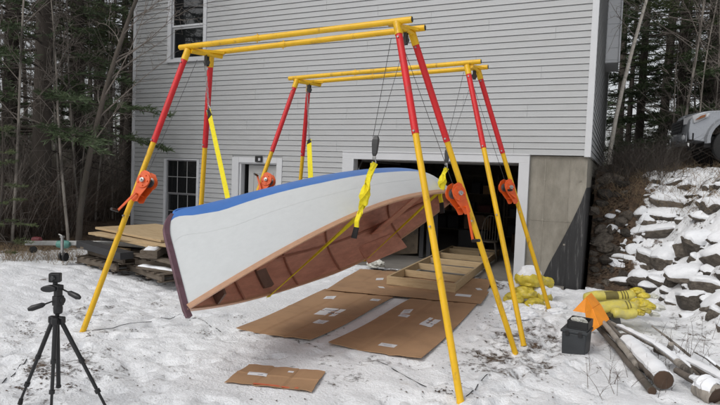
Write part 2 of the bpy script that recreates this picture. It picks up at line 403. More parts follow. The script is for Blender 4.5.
dk = sst(10.5, 10.9, yf + .15 * (vnoise(xf * 3, yf * 3, 8) - .5)) * sst(.50, .16, xf - .04 * (yf - 10.8) + .35 * (vnoise(xf * 2.3, yf * 2.3, 9) - .5)) * (xf > -.6)
bare += .40 * dk
bare += .03 * sst(1.3, 1.9, emb(xf, yf)) + .12 * sst(.1, .5, emb(xf, yf)) * sst(.4, .7, vnoise(xf * 2.1, yf * 2.1, 33)) + .03 * sst(.3, .8, vnoise(xf * .7, yf * .7, 15))
bare += .16 * sst(14.5, 17, yf) * (xf > -.4)
bare += .15 * sst(22, 30, np.hypot(xf, yf))
bare += .075 * sst(.55, .85, vnoise(xf * .9 + 3, yf * .9, 44)) * sst(-9, -7, xf) * sst(11, 10, yf)
at = ground.data.attributes.new('bare', 'FLOAT', 'POINT'); at.data.foreach_set('value', bare.astype(np.float32))

# ------------------------------------------------------------------ house
YW = 10.51; LAP = .1143; XR = -.462; XL = -11.29; ZS = 2.338; ZT = 7.60; YB = 20.1
house = thing('house', 'grey vinyl sided house with walk-out basement and open garage behind the boat', 'house', (XR, YW, 0))
GX0, GX1, GZT = -5.011, -1.66, 2.187         # garage opening
DX0, DX1, DZT = -7.942, -6.905, 2.045        # entry door opening
WX0, WX1, WZ0, WZ1 = -10.13, -9.17, .38, 2.06  # low window
UX0, UX1, UZ0, UZ1 = -10.05, -9.06, 4.50, 6.15 # upper window
sh = MB()      # sheathing behind the boards
def wall_rects(zlo, zhi, holes, x0, x1):
    out = []
    zs = sorted({zlo, zhi, *[min(max(h[2], zlo), zhi) for h in holes], *[min(max(h[3], zlo), zhi) for h in holes]})
    for a, b in zip(zs[:-1], zs[1:]):
        if b - a < 1e-4: continue
        x = x0
        for h in sorted(holes):
            if h[2] < b - 1e-4 and h[3] > a + 1e-4:
                if h[0] > x: out.append((x, h[0], a, b))
                x = h[1]
        if x < x1: out.append((x, x1, a, b))
    return out
holes = [(GX0, GX1, -1, GZT), (DX0, DX1, -1, DZT), (WX0, WX1, WZ0, WZ1), (UX0, UX1, UZ0, UZ1)]
for a, b, c, d in wall_rects(-.5, ZS, holes, XL, GX1 + .19): sh.bx(a, b, YW + .02, YW + .17, c, d)
for a, b, c, d in wall_rects(ZS, ZT, holes, XL, XR - .01): sh.bx(a, b, YW + .02, YW + .17, c, d)
sh.bx(XR - .17, XR - .018, YW + .17, YB, ZS, ZT)
sh.bx(XL, XL + .15, YW + .17, YB, -.5, ZT)
sh.bx(XL + .15, XR - .17, YB - .15, YB, -.5, ZT)
wall = sh.build('wall', M['siding'], house)
def board_mesh(L, axis='x'):
    # one course of siding: flush at the top, lip standing proud at the bottom; origin at the left end of its lower edge
    prof = [(.0, .012), (-.016, .012), (-.024, .000), (-.027, .007), (-.023, .018), (-.014, LAP - .012), (-.002, LAP - .008), (-.001, LAP + .010), (.0, LAP + .010)]
    vs = []
    for t in (0, L):
        for dy, z in prof: vs.append((t, dy, z) if axis == 'x' else (-dy, t, z))
    n = len(prof)
    fs = [(i, (i + 1) % n, n + (i + 1) % n, n + i) for i in range(n)] + [tuple(range(n)), tuple(range(2 * n - 1, n - 1, -1))]
    me = bpy.data.meshes.new('siding_board'); me.from_pydata(vs, [], fs); me.update()
    bm = bmesh.new(); bm.from_mesh(me); bmesh.ops.recalc_face_normals(bm, faces=bm.faces); bm.to_mesh(me); bm.free()
    me.materials.append(M['siding']); return me
_bm = {}
def siding(x0, x1, z, axis='x'):
    if axis == 'x' and x1 - x0 > 4.2 and z > ZS - .01:
        q = int(round((z - ZS) / LAP)) // 2; xm = XL + 2.2 + (q * 2.47) % 3.6
        while xm < x1 - .5:
            if xm > x0 + .5: siding(x0, xm - .0015, z); x0 = xm + .0015
            xm += 3.66
    L = round(x1 - x0, 3)
    if (L, axis) not in _bm: _bm[(L, axis)] = board_mesh(L, axis)
    o = bpy.data.objects.new('siding_board', _bm[(L, axis)]); COL.objects.link(o); o.parent = wall
    w = Vector((x0, YW + .02, z)) if axis == 'x' else Vector((XR - .018, x0, z))
    o.location = WM[house].inverted() @ w
TW = .10
tr_holes = [(GX0 - .262, GX1 + .187, -1, GZT + .163), (DX0 - .188, DX1 + .14, -1, DZT + .12), (WX0 - .072, WX1 + .07, WZ0 - .07, WZ1 + .03), (UX0 - .115, UX1 + .09, UZ0 - .08, UZ1 + .1)]
z = ZS
while z < ZT - .05:
    hs_ = [h for h in tr_holes if h[2] < z + LAP - .01 and h[3] > z + .02]
    x = XL + .085
    for h in sorted(hs_):
        if h[0] > x + .03: siding(x, h[0], z)
        x = h[1]
    siding(x, XR - .095, z)
    siding(YW + .11, YB - .10, z, 'y')
    z += LAP
z = ZS - LAP
while z > .0:
    hs_ = [h for h in tr_holes if h[2] < z + LAP - .02 and h[3] > z + .02]
    x = XL + .085
    for h in sorted(hs_):
        if h[0] > x + .03 and x < -5.3: siding(x, h[0], z)
        x = max(x, h[1])
    z -= LAP
c = MB(); c.bx(XR - .095, XR + .012, YW - .012, YW + .02, ZS - .02, ZT); c.bx(XR - .018, XR + .012, YW + .02, YW + .11, ZS - .02, ZT); c.build('corner_trim', M['trim'], house, bevel=.004)
c = MB(); c.bx(XL - .012, XL + .085, YW - .012, YW + .02, -.2, ZT); c.build('corner_trim', M['trim'], house, bevel=.004)
c = MB(); c.bx(XR - .018, XR + .014, YB - .10, YB + .02, ZS - .02, ZT); c.build('corner_trim', M['trim'], house, bevel=.004)
# roof
c = MB()
ry = (YW + YB) / 2
for sgn in (-1, 1):
    e = YW - .35 if sgn < 0 else YB + .35
    c.prism([(XL - .3, e, ZT + .02), (XR + .3, e, ZT + .02), (XR + .3, ry, ZT + 2.6), (XL - .3, ry, ZT + 2.6)], (0, 0, .16))
roof = c.build('roof', M['shingle'], house)
c = MB()
for xx in (XL, XR - .17): c.prism([(xx + .02, YW + .02, ZT), (xx + .02, YB, ZT), (xx + .02, ry, ZT + 2.45)], (.13, 0, 0))
c.build('gable_wall', M['siding'], house)
c = MB(); c.bx(XL - .3, XR + .3, YW - .37, YW - .35, ZT - .03, ZT + .19); c.build('fascia', M['trim'], house, bevel=.004)
# chimney chase on the side
ch = MB(); ch.bx(XR + .002, XR + .31, 15.6, 16.9, 4.93, ZT + .3); chase = ch.build('bump_out', M['trim'], house, bevel=.006)
c = MB()
for k in range(9): c.bx(XR + .015, XR + .30, 15.589, 15.598, 5.0 + k * .3, 5.0 + k * .3 + .285)
c.bx(XR + .31, XR + .345, 15.56, 15.66, 4.93, ZT + .3)
c.build('cladding', M['trim'], chase, bevel=.003)
# foundation right of the garage
c = MB()
c.bx(GX1 + .19, XR - .035, YW + .055, YW + .30, -.5, ZS - .012)
c.bx(XR - .30, XR - .035, YW + .30, YB - .05, -.5, ZS - .012)
fnd = c.build('foundation', M['concrete'], house)
c = MB()
for xx in (-1.2, -.79): c.bx(xx - .007, xx + .007, YW + .049, YW + .056, .0, ZS - .03)
c.bx(-1.45, XR - .037, YW + .050, YW + .056, 1.155, 1.165)
for xx, zz in ((-.79, 1.9), (-.79, 1.17), (-.81, .75), (-1.2, 1.9), (-1.2, 1.17), (-.6, 1.9)): c.box((xx, YW + .05, zz), (.035, .014, .03))
c.build('form_seam', M['concrete'], fnd)
c = MB()
c.prism([(XR - .033, YW + .052, 1.78), (XR - .033, YW + .052, -.1), (-1.22, YW + .052, -.1), (-1.19, YW + .052, .0), (-1.05, YW + .052, .38), (-.86, YW + .052, .80), (-.70, YW + .052, 1.18), (-.57, YW + .052, 1.52)], (0, -.006, 0))
c.bx(XR - .034, XR - .028, YW + .046, YB - .1, -.1, 1.78)
c.build('damp_proofing', M['tar'], house)
# garage trim + interior
c = MB()
c.bx(GX0 - .262, GX1 + .187, YW - .016, YW + .02, GZT, GZT + .163); c.bx(GX0 - .262, GX1 + .187, YW - .03, YW - .016, GZT + .143, GZT + .163)
c.build('garage_trim', M['trim'], house, bevel=.004)
c = MB(); c.bx(GX1, GX1 + .187, YW - .016, YW + .02, .0, GZT); c.bx(GX1 - .004, GX1 + .02, YW + .02, YW + .19, 0, GZT); c.build('garage_trim', M['trim'], house, bevel=.004)
c = MB(); c.bx(GX0 - .262, GX0, YW - .016, YW + .02, .0, GZT); c.bx(GX0 - .02, GX0 + .004, YW + .02, YW + .19, 0, GZT); c.build('garage_trim', M['trim'], house, bevel=.004)
IX0, IX1, IY1, IZ1 = -6.5, -.78, 18.2, 2.55
c = MB()
c.bx(IX0 - .05, IX0, YW + .17, IY1, 0, IZ1); c.bx(IX1, IX1 + .015, YW + .31, IY1, 0, IZ1); c.bx(IX0, IX1, IY1, IY1 + .05, 0, IZ1); c.bx(IX0 - .05, IX1 + .03, YW + .17, IY1, IZ1, IZ1 + .05)
c.bx(IX0, GX0 - .02, YW + .172, YW + .19, 0, IZ1); c.bx(GX0 - .02, GX1 + .02, YW + .172, YW + .19, GZT + .005, IZ1)
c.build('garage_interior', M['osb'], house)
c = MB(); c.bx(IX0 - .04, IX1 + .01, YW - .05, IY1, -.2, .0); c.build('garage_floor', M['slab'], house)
# joists of the garage ceiling and the raised door
c = MB()
for k in range(4): c.bx(GX0 + .03, GX1 - .03, YW + .35 + k * .53, YW + .35 + k * .53 + .51, 2.19, 2.235)
gd = c.build('overhead_door', M['trim'], house, bevel=.006)
c = MB(); c.bx(GX0 + .03, GX1 - .03, YW + .315, YW + .345, 2.175, 2.24); c.build('bottom_seal', M['door'], gd)
for xx in (GX0 + .005, GX1 - .005):
    c = MB(); c.tube([(xx, YW + .24, 0), (xx, YW + .24, 2.0), (xx, YW + .4, 2.16), (xx, YW + 2.7, 2.16)], .018, 6); c.build('door_track', M['steel'], gd)
# entry door
c = MB()
c.bx(DX0 - .188, DX0, YW - .016, YW + .02, .0, DZT + .12); c.bx(DX0 + .001, DX0 + .05, YW + .02, YW + .17, .0, DZT); c.build('door_trim', M['trim'], house, bevel=.004)
c = MB()
c.bx(DX1, DX1 + .14, YW - .016, YW + .02, .0, DZT + .12); c.bx(DX1 - .03, DX1 - .001, YW + .02, YW + .17, .0, DZT); c.build('door_trim', M['trim'], house, bevel=.004)
c = MB()
c.bx(DX0 + .001, DX1 - .001, YW - .014, YW + .02, DZT, DZT + .12); c.bx(DX0 + .05, DX1 - .03, YW + .02, YW + .17, DZT - .03, DZT); c.build('door_trim', M['trim'], house, bevel=.004)
dd = MB(); dd.X = Matrix.Translation((DX1 - .035, YW + .10, .12)) @ Matrix.Rotation(R(-4), 4, 'Z')
dd.bx(-.84, 0, 0, .045, 0, 1.88)
door = dd.build('entry_door', M['door'], house, bevel=.004)
c = MB(); c.X = dd.X
for a, b, e, f in ((-.72, -.12, 1.05, 1.72), (-.72, -.12, .2, .9)):
    c.bx(a, b, -.012, -.001, e, e + .04); c.bx(a, b, -.012, -.001, f - .04, f); c.bx(a, a + .04, -.0115, -.001, e + .04, f - .04); c.bx(b - .04, b, -.0115, -.001, e + .04, f - .04)
c.build('raised_panel', M['door'], door, bevel=.003)
c = MB(); c.X = dd.X; c.lathe((-.78, -.001, .92), [(.028, 0), (.028, -.012), (.011, -.014), (.011, -.045), (.026, -.05), (.028, -.065), (.02, -.078)], 12, (0, 1, 0)); c.build('door_knob', M['lampblack'], door, smooth=True)
c = MB(); c.bx(DX0 + .05, DX1 - .03, YW + .1, YW + 1.2, .04, .10); c.bx(DX0 + .05, DX1 - .03, YW + 1.2, YW + 1.25, .1, 2.1); c.bx(DX0 + .0, DX0 + .045, YW + .175, YW + 1.2, .1, 2.1); c.bx(DX1 - .02, DX1 + .02, YW + .175, YW + 1.2, .1, 2.1); c.bx(DX0, DX1, YW + .175, YW + 1.2, 2.1, 2.14)
c.build('entry_passage', M['clutter2'], house)
pl = MB(); pl.bx(-7.45, -7.28, YW - .075, YW - .016, 2.065, 2.20); lampp = pl.build('porch_light', M['lampblack'], house, bevel=.006)
c = MB(); c.box((-7.325, YW - .082, 2.125), (.055, .012, .06)); c.build('lamp_lens', M['lamp'], lampp)
# windows
def window(x0, x1, z0, z1, mid, rows, cols, fw, t=.045, sm='trim'):
    f = MB()
    f.bx(x0 - fw[0], x0, YW - .022, YW + .03, z0 - fw[2], z1 + fw[3]); f.bx(x1, x1 + fw[1], YW - .022, YW + .03, z0 - fw[2], z1 + fw[3])
    f.bx(x0, x1, YW - .0215, YW + .03, z1, z1 + fw[3]); f.bx(x0, x1, YW - .0215, YW + .03, z0 - fw[2], z0)
    f.bx(x0 - fw[0] - .01, x1 + fw[1] + .01, YW - .05, YW - .0222, z0 - fw[2] - .005, z0 - fw[2] + .03)
    w = f.build('window', M['trim'], house, bevel=.004)
    for (a, b, yy) in ((mid, z1, YW + .02), (z0, mid, YW + .05)):
        s = MB()
        s.bx(x0, x0 + t, yy, yy + .03, a, b); s.bx(x1 - t, x1, yy, yy + .03, a, b); s.bx(x0 + t, x1 - t, yy, yy + .03, b - t, b); s.bx(x0 + t, x1 - t, yy, yy + .03, a, a + t)
        s.build('sash', M[sm], w, bevel=.003)
        g = MB(); g.bx(x0 + t - .004, x1 - t + .004, yy + .014, yy + .02, a + t - .004, b - t + .004); g.build('pane', M['glass'], w)
        if rows > 1 or cols > 1:
            q = MB()
            for k in range(1, cols): xx = x0 + t + (x1 - x0 - 2 * t) * k / cols; q.bx(xx - .006, xx + .006, yy + .006, yy + .0135, a + t, b - t)
            for k in range(1, rows): zz = a + t + (b - a - 2 * t) * k / rows; q.bx(x0 + t, x1 - t, yy + .0065, yy + .013, zz - .006, zz + .006)
            q.build('muntin', M['door'], w)
window(WX0, WX1, WZ0, WZ1, 1.235, 2, 3, (.072, .07, .07, .03), .026, 'sashshade')
window(UX0, UX1, UZ0, UZ1, 5.27, 1, 1, (.115, .09, .08, .1))

# ------------------------------------------------------------------ gantries
def on_seg(a, b, ypix):
    a = Vector(a); b = Vector(b); lo, hi = 0.0, 1.0
    for _ in range(40):
        m = (lo + hi) / 2
        if px(a.lerp(b, m))[1] < ypix: lo = m
        else: hi = m
    return a.lerp(b, lo)
def leg_foot(top, pxl, pyl, y_foot, zf):
    """foot of a leg that starts at top and passes through a pixel, with its foot at depth y_foot"""
    f = Vector(top)
    top = Vector(top); k = .5
    for _ in range(60):
        yy = top.y + (y_foot - top.y) * k
        p = at_y(pxl, pyl, yy)
        k = (top.z - p.z) / (top.z - zf)
    return top + (p - top) / k
def make_gantry(label, P1a, P1b, P2a, P2b, legs, where):
    t = thing('lifting_gantry', label, 'gantry', ((P1a[0] + P1b[0]) / 2, (P1a[1] + P2a[1]) / 2, 0), 0, 'steel pipe gantries over the boat')
    for a, b in ((P1a, P1b), (P2a, P2b)):
        m = MB(); m.tube([a, b], .031, 14); o = m.build('top_pipe', M['yellow'], t, smooth=True)
        d = (Vector(b) - Vector(a)).normalized()
        for e, s in ((a, -1), (b, 1)):
            k = MB(); k.tube([Vector(e) + d * s * .0005, Vector(e) + d * s * .004], .026, 14); k.build('mouth_shade_disc', M['blackplastic'], o)  # black disc on the capped end, painting the shade inside the open pipe
        # telescoping sleeve joint with bolts
        mid = Vector(a).lerp(Vector(b), .38)
        k = MB(); k.tube([mid - d * .0, Vector(b) - d * .0], .0335, 14) if False else k.tube([mid - d * .03, mid + d * .03], .0345, 14)
        k.tube([mid + Vector((0, 0, -.05)), mid + Vector((0, 0, .05))], .006, 6); k.build('sleeve_joint', M['yellow'], o)
    for key, (top, foot, ysplit, back) in legs.items():
        top = Vector(top); foot = Vector(foot); d = (foot - top).normalized()
        sp = on_seg(top, foot, ysplit)
        m = MB(); m.tube([top + d * .10, sp + d * .03], .0345, 14); lg = m.build('leg', M['red'], t, smooth=True)
        m = MB(); m.tube([sp - d * .05, foot], .0305, 14); m.lathe(foot - d * .01, [(.0305, -.02), (.034, 0), (.034, .012)], 14, d); m.build('lower_tube', M['yellow'], lg, smooth=True)
        m = MB(); m.tube([top - d * .005, top + d * .13], .039, 14); m.build('socket', M['yellow'], lg, smooth=True)
        for p in (top + d * .16, sp - d * .0, sp + d * .9):
            m = MB(); m.tube([p - Vector((0, .050, 0)), p + Vector((0, .045, 0))], .010, 6); m.build('bolt', M['steel'], lg)
    for e in (0, 1):
        a = Vector(P1a if e == 0 else P1b); b = Vector(P2a if e == 0 else P2b); dx = Vector((.17 if e == 0 else -.13, 0, 0))
        ma = a + dx; mb_ = b + dx
        m = MB(); m.tube([ma + Vector((0, 0, -.05)), mb_ + Vector((0, 0, -.05))], .03, 12); m.beam(ma + Vector((-.10, .02, -.02)), mb_ + Vector((.05, -.02, -.02)), .07, .03)
        m.build('cross_piece', M['yellow'], t, smooth=True)
        c_ = (ma + mb_) / 2 + Vector((0, 0, -.15))
        m = MB(); m.lathe(c_ - Vector((0, .018, 0)), [(.035, 0), (.035, .01), (.024, .018), (.035, .026), (.035, .036)], 12, (0, 1, 0)); m.box(c_ + Vector((0, -.022, .02)), (.035, .006, .13)); m.box(c_ + Vector((0, .022, .02)), (.035, .006, .13))
        m.build('pulley', M['cable'], t)
    return t
def make_winch(parent, p, d, side, face, crank, s=1.0):
    """hand winch bolted to a leg; p = centre, d = leg direction, side = direction the winch sits off the leg, face = axis of the drum"""
    p = Vector(p); d = Vector(d).normalized(); side = Vector(side); side = (side - d * side.dot(d)).normalized(); face = Vector(face); face = (face - d * face.dot(d) - side * face.dot(side)).normalized()
    def P(a, b, c_): return p + side * a * s + d * b * s + face * c_ * s
    out = []
    for sg in (-1, 1):
        poly = [(.03, -.16), (.07, -.19), (.14, -.18), (.185, -.13), (.19, -.06), (.165, .02), (.13, .10), (.12, .165), (.07, .18), (.03, .16)]
        b = MB(); b.prism([P(u_, v_, sg * .055) for u_, v_ in poly], face * (.006 * s)); out.append(b)
    b = MB(); b.prism([P(.03, -.16, -.055), P(.038, -.16, -.055), P(.038, .16, -.055), P(.03, .16, -.055)], face * .116 * s)
    for bb in out: b.v, n0 = b.v, len(b.v); b.v += bb.v; b.f += [tuple(i + n0 for i in q) for q in bb.f]; b.mi += bb.mi
    w = b.build('winch', M['orange'], parent, bevel=.003)
    k = MB(); k.lathe(P(.105, -.075, -.055), [(.06 * s, 0), (.06 * s, .006), (.034 * s, .008), (.034 * s, .104 * s), (.06 * s, .106 * s), (.06 * s, .112 * s)], 16, face)
    k.build('drum', M['steel'], w, smooth=True)
    k = MB()
    for q_ in range(7): k.lathe(P(.105, -.075, -.040 + .011 * q_), [(.036 * s, 0), (.043 * s, .0035), (.043 * s, .0065), (.036 * s, .010)], 14, face)
    k.build('wound_wire', M['cable'], w)
    k = MB(); k.lathe(P(.105, -.075, .062), [(.085 * s, 0), (.085 * s, .012), (.03 * s, .013), (.03 * s, .022)], 18, face); k.lathe(P(.105, -.075, -.085), [(.075 * s, 0), (.085 * s, .006), (.085 * s, .02)], 18, face)
    for a in range(5):
        an = a * 1.2566; k.lathe(P(.105 + .06 * math.cos(an), -.075 + .06 * math.sin(an), .072), [(.008 * s, 0), (.008 * s, .014)], 6, face)
    k.build('gear_cover', M['orange'], w, bevel=.002)
    k = MB(); k.lathe(P(.105, -.075, .08), [(.03 * s, 0), (.026 * s, .02), (.012 * s, .022), (.012 * s, .04)], 10, face); k.build('hub', M['steel'], w)
    c1 = P(.09, .09, .10); e = c1 + Vector(crank)
    k = MB(); k.tube([P(.09, .09, -.07), c1], .010, 8); k.beam(c1, e, .026, .012, face); k.build('crank', M['orange'], w, bevel=.002)
    k = MB(); k.tube([e - face * .01, e + face * .10], .016, 8); k.build('crank_grip', M['blackplastic'], w)
    return w
L = {}
topA = at_y(397, 23, 5.1); topB = at_y(412, 33, 5.42); topE = at_y(188, 50, 5.1); topE2 = at_y(211, 56, 5.42)
footA = Vector((-1.052, 4.374, .06)); footB = Vector((-.892, 6.09, .0)); footE = at_z(81.5, 335, .05)
footE2 = leg_foot(topE2, 201.5, 200, 6.15, .0)
P1a, P1b = at_y(180, 47.5, 5.1), at_y(412, 19.5, 5.1); P2a, P2b = at_y(211, 53, 5.42), at_y(425, 27.8, 5.42)
near_g = make_gantry('near yellow and red pipe gantry straddling the bow half of the boat', P1a, P1b, P2a, P2b,
    {'A': (topA, footA, 131, 0), 'B': (topB, footB, 139, 1), 'E': (topE, footE, 140, 0), 'E2': (topE2, footE2, 145, 1)}, 0)
topC = at_y(467, 66, 7.3); topD = at_y(478, 70, 7.62); topF = at_y(297, 80, 7.3); topF2 = at_y(309, 83, 7.62)
footC = Vector((-.865, 6.474, .0)); footD = Vector((-.788, 8.424, -.01))
footF = leg_foot(topF, 259, 188, 6.35, .05); footF2 = leg_foot(topF2, 300.5, 180, 8.4, .0)
Q1a, Q1b = at_y(289, 78.5, 7.3), at_y(481, 61.5, 7.3); Q2a, Q2b = at_y(311, 82, 7.62), at_y(488, 67, 7.62)
far_g = make_gantry('far yellow and red pipe gantry nearest the garage door over the stern', Q1a, Q1b, Q2a, Q2b,
    {'C': (topC, footC, 146, 0), 'D': (topD, footD, 151, 1), 'F': (topF, footF, 150, 0), 'F2': (topF2, footF2, 154, 1)}, 0)
def leg_dir(a, b): return (Vector(b) - Vector(a)).normalized()
wE = on_seg(topE, footE, 186); make_winch(near_g, wE, leg_dir(topE, footE), (1, .15, 0), (.45, -1, 0), (-.17, -.08, -.20), 1.0)
wB = on_seg(topB, footB, 197); make_winch(near_g, wB, leg_dir(topB, footB), (-.55, -.7, 0), (1, -.35, 0), (.10, -.10, -.33), .95)
wD = on_seg(topD, footD, 190); make_winch(far_g, wD, leg_dir(topD, footD), (-.55, -.7, 0), (1, -.35, 0), (-.12, -.05, .1), 1.0)
wF = on_seg(topF, footF, 184); make_winch(far_g, wF, leg_dir(topF, footF), (1, .15, 0), (.45, -1, 0), (-.1, .05, .2), 1.0)

# ------------------------------------------------------------------ boat
HP = [3.4455, -3.2198, 0.8757, 0.1303, 0.0666, 6.0357, 0.7421, 0.8428, 2.1376, 0.1871, 0.7835, 0.2978, 0.0212, -0.2374, 0.62, 0.6595, 0.12, 0.3526]
def hull_pts(n, ph, inset=0.0, sheer_drop=0.0):
    y0, x0, z0, ax, az, L_, th, B, pp, S_, D, fr, sk, S2, kb, fs, ks, rk = HP
    A = Vector((ax, 1, az)).normalized(); bd = Vector((math.cos(th), 0, math.sin(th))); cv = Vector((-math.sin(th), 0, math.cos(th)))
    out = []
    for i in range(n):
        t = (1 - math.cos(math.pi * i / (n - 1))) / 2; s = 2 * t - 1
        w = B * max(0, 1 - abs(s) ** pp) * (1 + sk * s)
        cs = -(S_ if s < 0 else S2) * s * s
        qb = min(max(1 - t * L_ / fr, 0), 1); qs = min(max(1 - (1 - t) * L_ / fs, 0), 1)
        ck = D - (1 - kb) * D * (1 - math.sqrt(max(0, 1 - qb * qb))) - (1 - ks) * D * (1 - math.sqrt(max(0, 1 - qs * qs)))
        ck = max(ck, cs + .07)
        al = 1.25 - .55 * min(max(1 - abs(s) ** 3, 0), 1)
        w2 = max(w - inset, .004); ck2 = max(ck - inset, cs + .03)
        row = []
        for p in (ph(t) if callable(ph) else ph):
            bb = math.copysign(abs(math.sin(p)) ** al, p) * w2
            cc = cs + (ck2 - cs) * max(0, math.cos(p)) ** .85
            rake = rk * (1 - t) ** 6 * (cc + S_)
            row.append(Vector((x0, y0, z0)) + A * (t * L_ + rake) + bd * bb + cv * cc)
        out.append(row)
    return out, A, bd, cv
boat = thing('wooden_boat', 'white wooden boat with blue bottom hung tilted in yellow slings under the gantries', 'boat', (-3.0, 6.4, .9))
NS = 61
HPI = math.pi / 2
PHW = 27
phi = [-HPI + math.pi * k / (2 * PHW) * 1 for k in range(2 * PHW + 1)]
rows, bA, bB, bC = hull_pts(NS, phi)
PT = [0, .02, .05, .1, .15, .2, .3, .4, .5, .6, .7, .8, .88, .94, 1]; PP = [.25, .36, .60, .76, .78, .82, .93, .99, 1.02, 1.03, 1.03, 1.0, .93, .8, .5]
def pl_(t): return float(np.interp(t, PT, PP))
m = MB()
for sg in (-1, 1):
    rr_, _, _, _ = hull_pts(NS, lambda t: [sg * (pl_(t) + (HPI - pl_(t)) * k / 14) for k in range(15)]); m.loft(rr_, closed=False)
m.build('hull_side', M['hullwhite'], boat, smooth=True, fix=False)
rr_, _, _, _ = hull_pts(NS, lambda t: [pl_(t) * (k / 16 - 1) for k in range(33)])
m = MB(); m.loft(rr_, closed=False); m.build('bottom', M['hullblue'], boat, smooth=True, fix=False)
for f_ in (.52,):
    rs_, _, _, _ = hull_pts(NS, lambda t: [pl_(t) + (HPI - pl_(t)) * f_ * (1 - .25 * abs(2 * t - 1))])
    m = MB(); m.tube([r_[0] + (bB * .6 + bC * .4) * .0002 for r_ in rs_[2:-2]], .0013, 5); m.build('plank_seam', M['hullwhite'], boat, smooth=True)
irows, _, _, _ = hull_pts(NS, phi, .016)
m = MB(); m.loft(irows, closed=False); inner = m.build('inner_planking', M['mahogany'], boat, smooth=True, fix=False)
# rails: outwale and inwale along both sheers, with the planking edge between
for k, sg in ((0, -1), (2 * PHW, 1)):
    m = MB(); rings = []
    for i in range(NS):
        p = rows[i][k]; o = bB * sg
        rings.append([p + o * .012 - bC * .010, p + o * .014 + bC * .034, p - o * .012 + bC * .034, p - o * .03 - bC * .010])
    m.loft(rings); m.build('gunwale', M['rail'], boat, smooth=False, bevel=.003)
# stem
m = MB(); rings = []
stem = [rows[0][k] for k in range(PHW, 2 * PHW + 1)]
sp_ = [stem[-1] - bC * .07 - bA * .01] + stem[::-1]
for i in range(1, 7): sp_.append(rows[i][PHW] + bC * .004)
for i, p in enumerate(sp_):
    q = sp_[min(i + 1, len(sp_) - 1)] - sp_[max(i - 1, 0)]; q.normalize(); nn = bB.cross(q).normalized()
    if nn.dot(bA) > 0: nn = -nn
    tp = 1 if i < len(sp_) - 4 else (len(sp_) - i) / 5
    rings.append([p + nn * .030 * tp + bB * .013, p + nn * .030 * tp - bB * .013, p - nn * .022 - bB * .022, p - nn * .022 + bB * .022])
m.loft(rings); m.build('stem', M['stem'], boat, bevel=.004)
m = MB(); rings = []
for i in range(7, NS - 3):
    p = rows[i][PHW]; rings.append([p + bC * .008 + bB * .012, p + bC * .008 - bB * .012, p - bC * .004 - bB * .02, p - bC * .004 + bB * .02])
m.loft(rings); m.build('keel', M['hullblue'], boat)
m = MB(); rings = []
for k in range(0, 2 * PHW + 1, 3):
    p = rows[NS - 1][k]; 
m.beam(rows[-1][PHW] + bC * .03 - bA * .02, (rows[-1][0] + rows[-1][-1]) / 2 - bC * .06, .05, .06, bA); m.build('sternpost', M['stem'], boat, bevel=.004)
# frames, stringers, thwarts inside
def ipt(t, b):      # point on the inner skin at station fraction t and girth b (-1 left sheer .. 1 right sheer)
    fi = (math.acos(1 - 2 * t) / math.pi) * (NS - 1); i = min(int(fi), NS - 2); fr = fi - i
    fk = (b + 1) / 2 * (2 * PHW); k = min(int(fk), 2 * PHW - 1); g = fk - k
    a = irows[i][k].lerp(irows[i][k + 1], g); c_ = irows[i + 1][k].lerp(irows[i + 1][k + 1], g)
    return a.lerp(c_, fr)
def centre(t): return (ipt(t, -1) + ipt(t, 1)) / 2
def rib(t, depth, thick, name, mt, b0=-1, b1=1, n=26):
    m = MB(); rings = []
    for j in range(n + 1):
        b = b0 + (b1 - b0) * j / n; p = ipt(t, b); c_ = centre(t) + bC * (.25 * depth)
        inn = (c_ - p); inn -= bA * inn.dot(bA); inn.normalize()
        rings.append([p - inn * .004 - bA * thick / 2, p + inn * depth - bA * thick / 2, p + inn * depth + bA * thick / 2, p - inn * .004 + bA * thick / 2])
    m.loft(rings); return m.build(name, mt, boat, bevel=.002)
for t_ in (.20, .40, .56, .80): rib(t_, .030, .020, 'frame', M['frame'])
rib(.105, .16, .03, 'bow_frame', M['frame2'], -1, .0); rib(.30, .05, .16, 'mast_frame', M['frame2'], -.96, -.30)
for b in (-.70, .62):
    m = MB(); rings = []
    for j in range(41):
        t = .07 + .86 * j / 40; p = ipt(t, b); c_ = centre(t); inn = (c_ - p); inn.normalize(); up = bC
        rings.append([p + up * .014, p + inn * .028 + up * .014, p + inn * .028 - up * .014, p - up * .014])
    m.loft(rings); m.build('stringer', M['frame'], boat)
for t_, w_ in ((.30, .16), (.735, .30)):
    m = MB(); a = ipt(t_, -.80); b = ipt(t_, .80)
    m.beam(a.lerp(b, .01), a.lerp(b, .99), w_, .022, bC); m.build('thwart', M['mahogany'], boat, bevel=.004)
# stern seat flap that hangs below the sheer
a = ipt(.80, -.86); m = MB(); m.beam(ipt(.66, -.93) - bC * .05, ipt(.80, -.95) - bC * .10, .30, .02, bB); m.build('seat_flap', M['mahogany'], boat, bevel=.003)

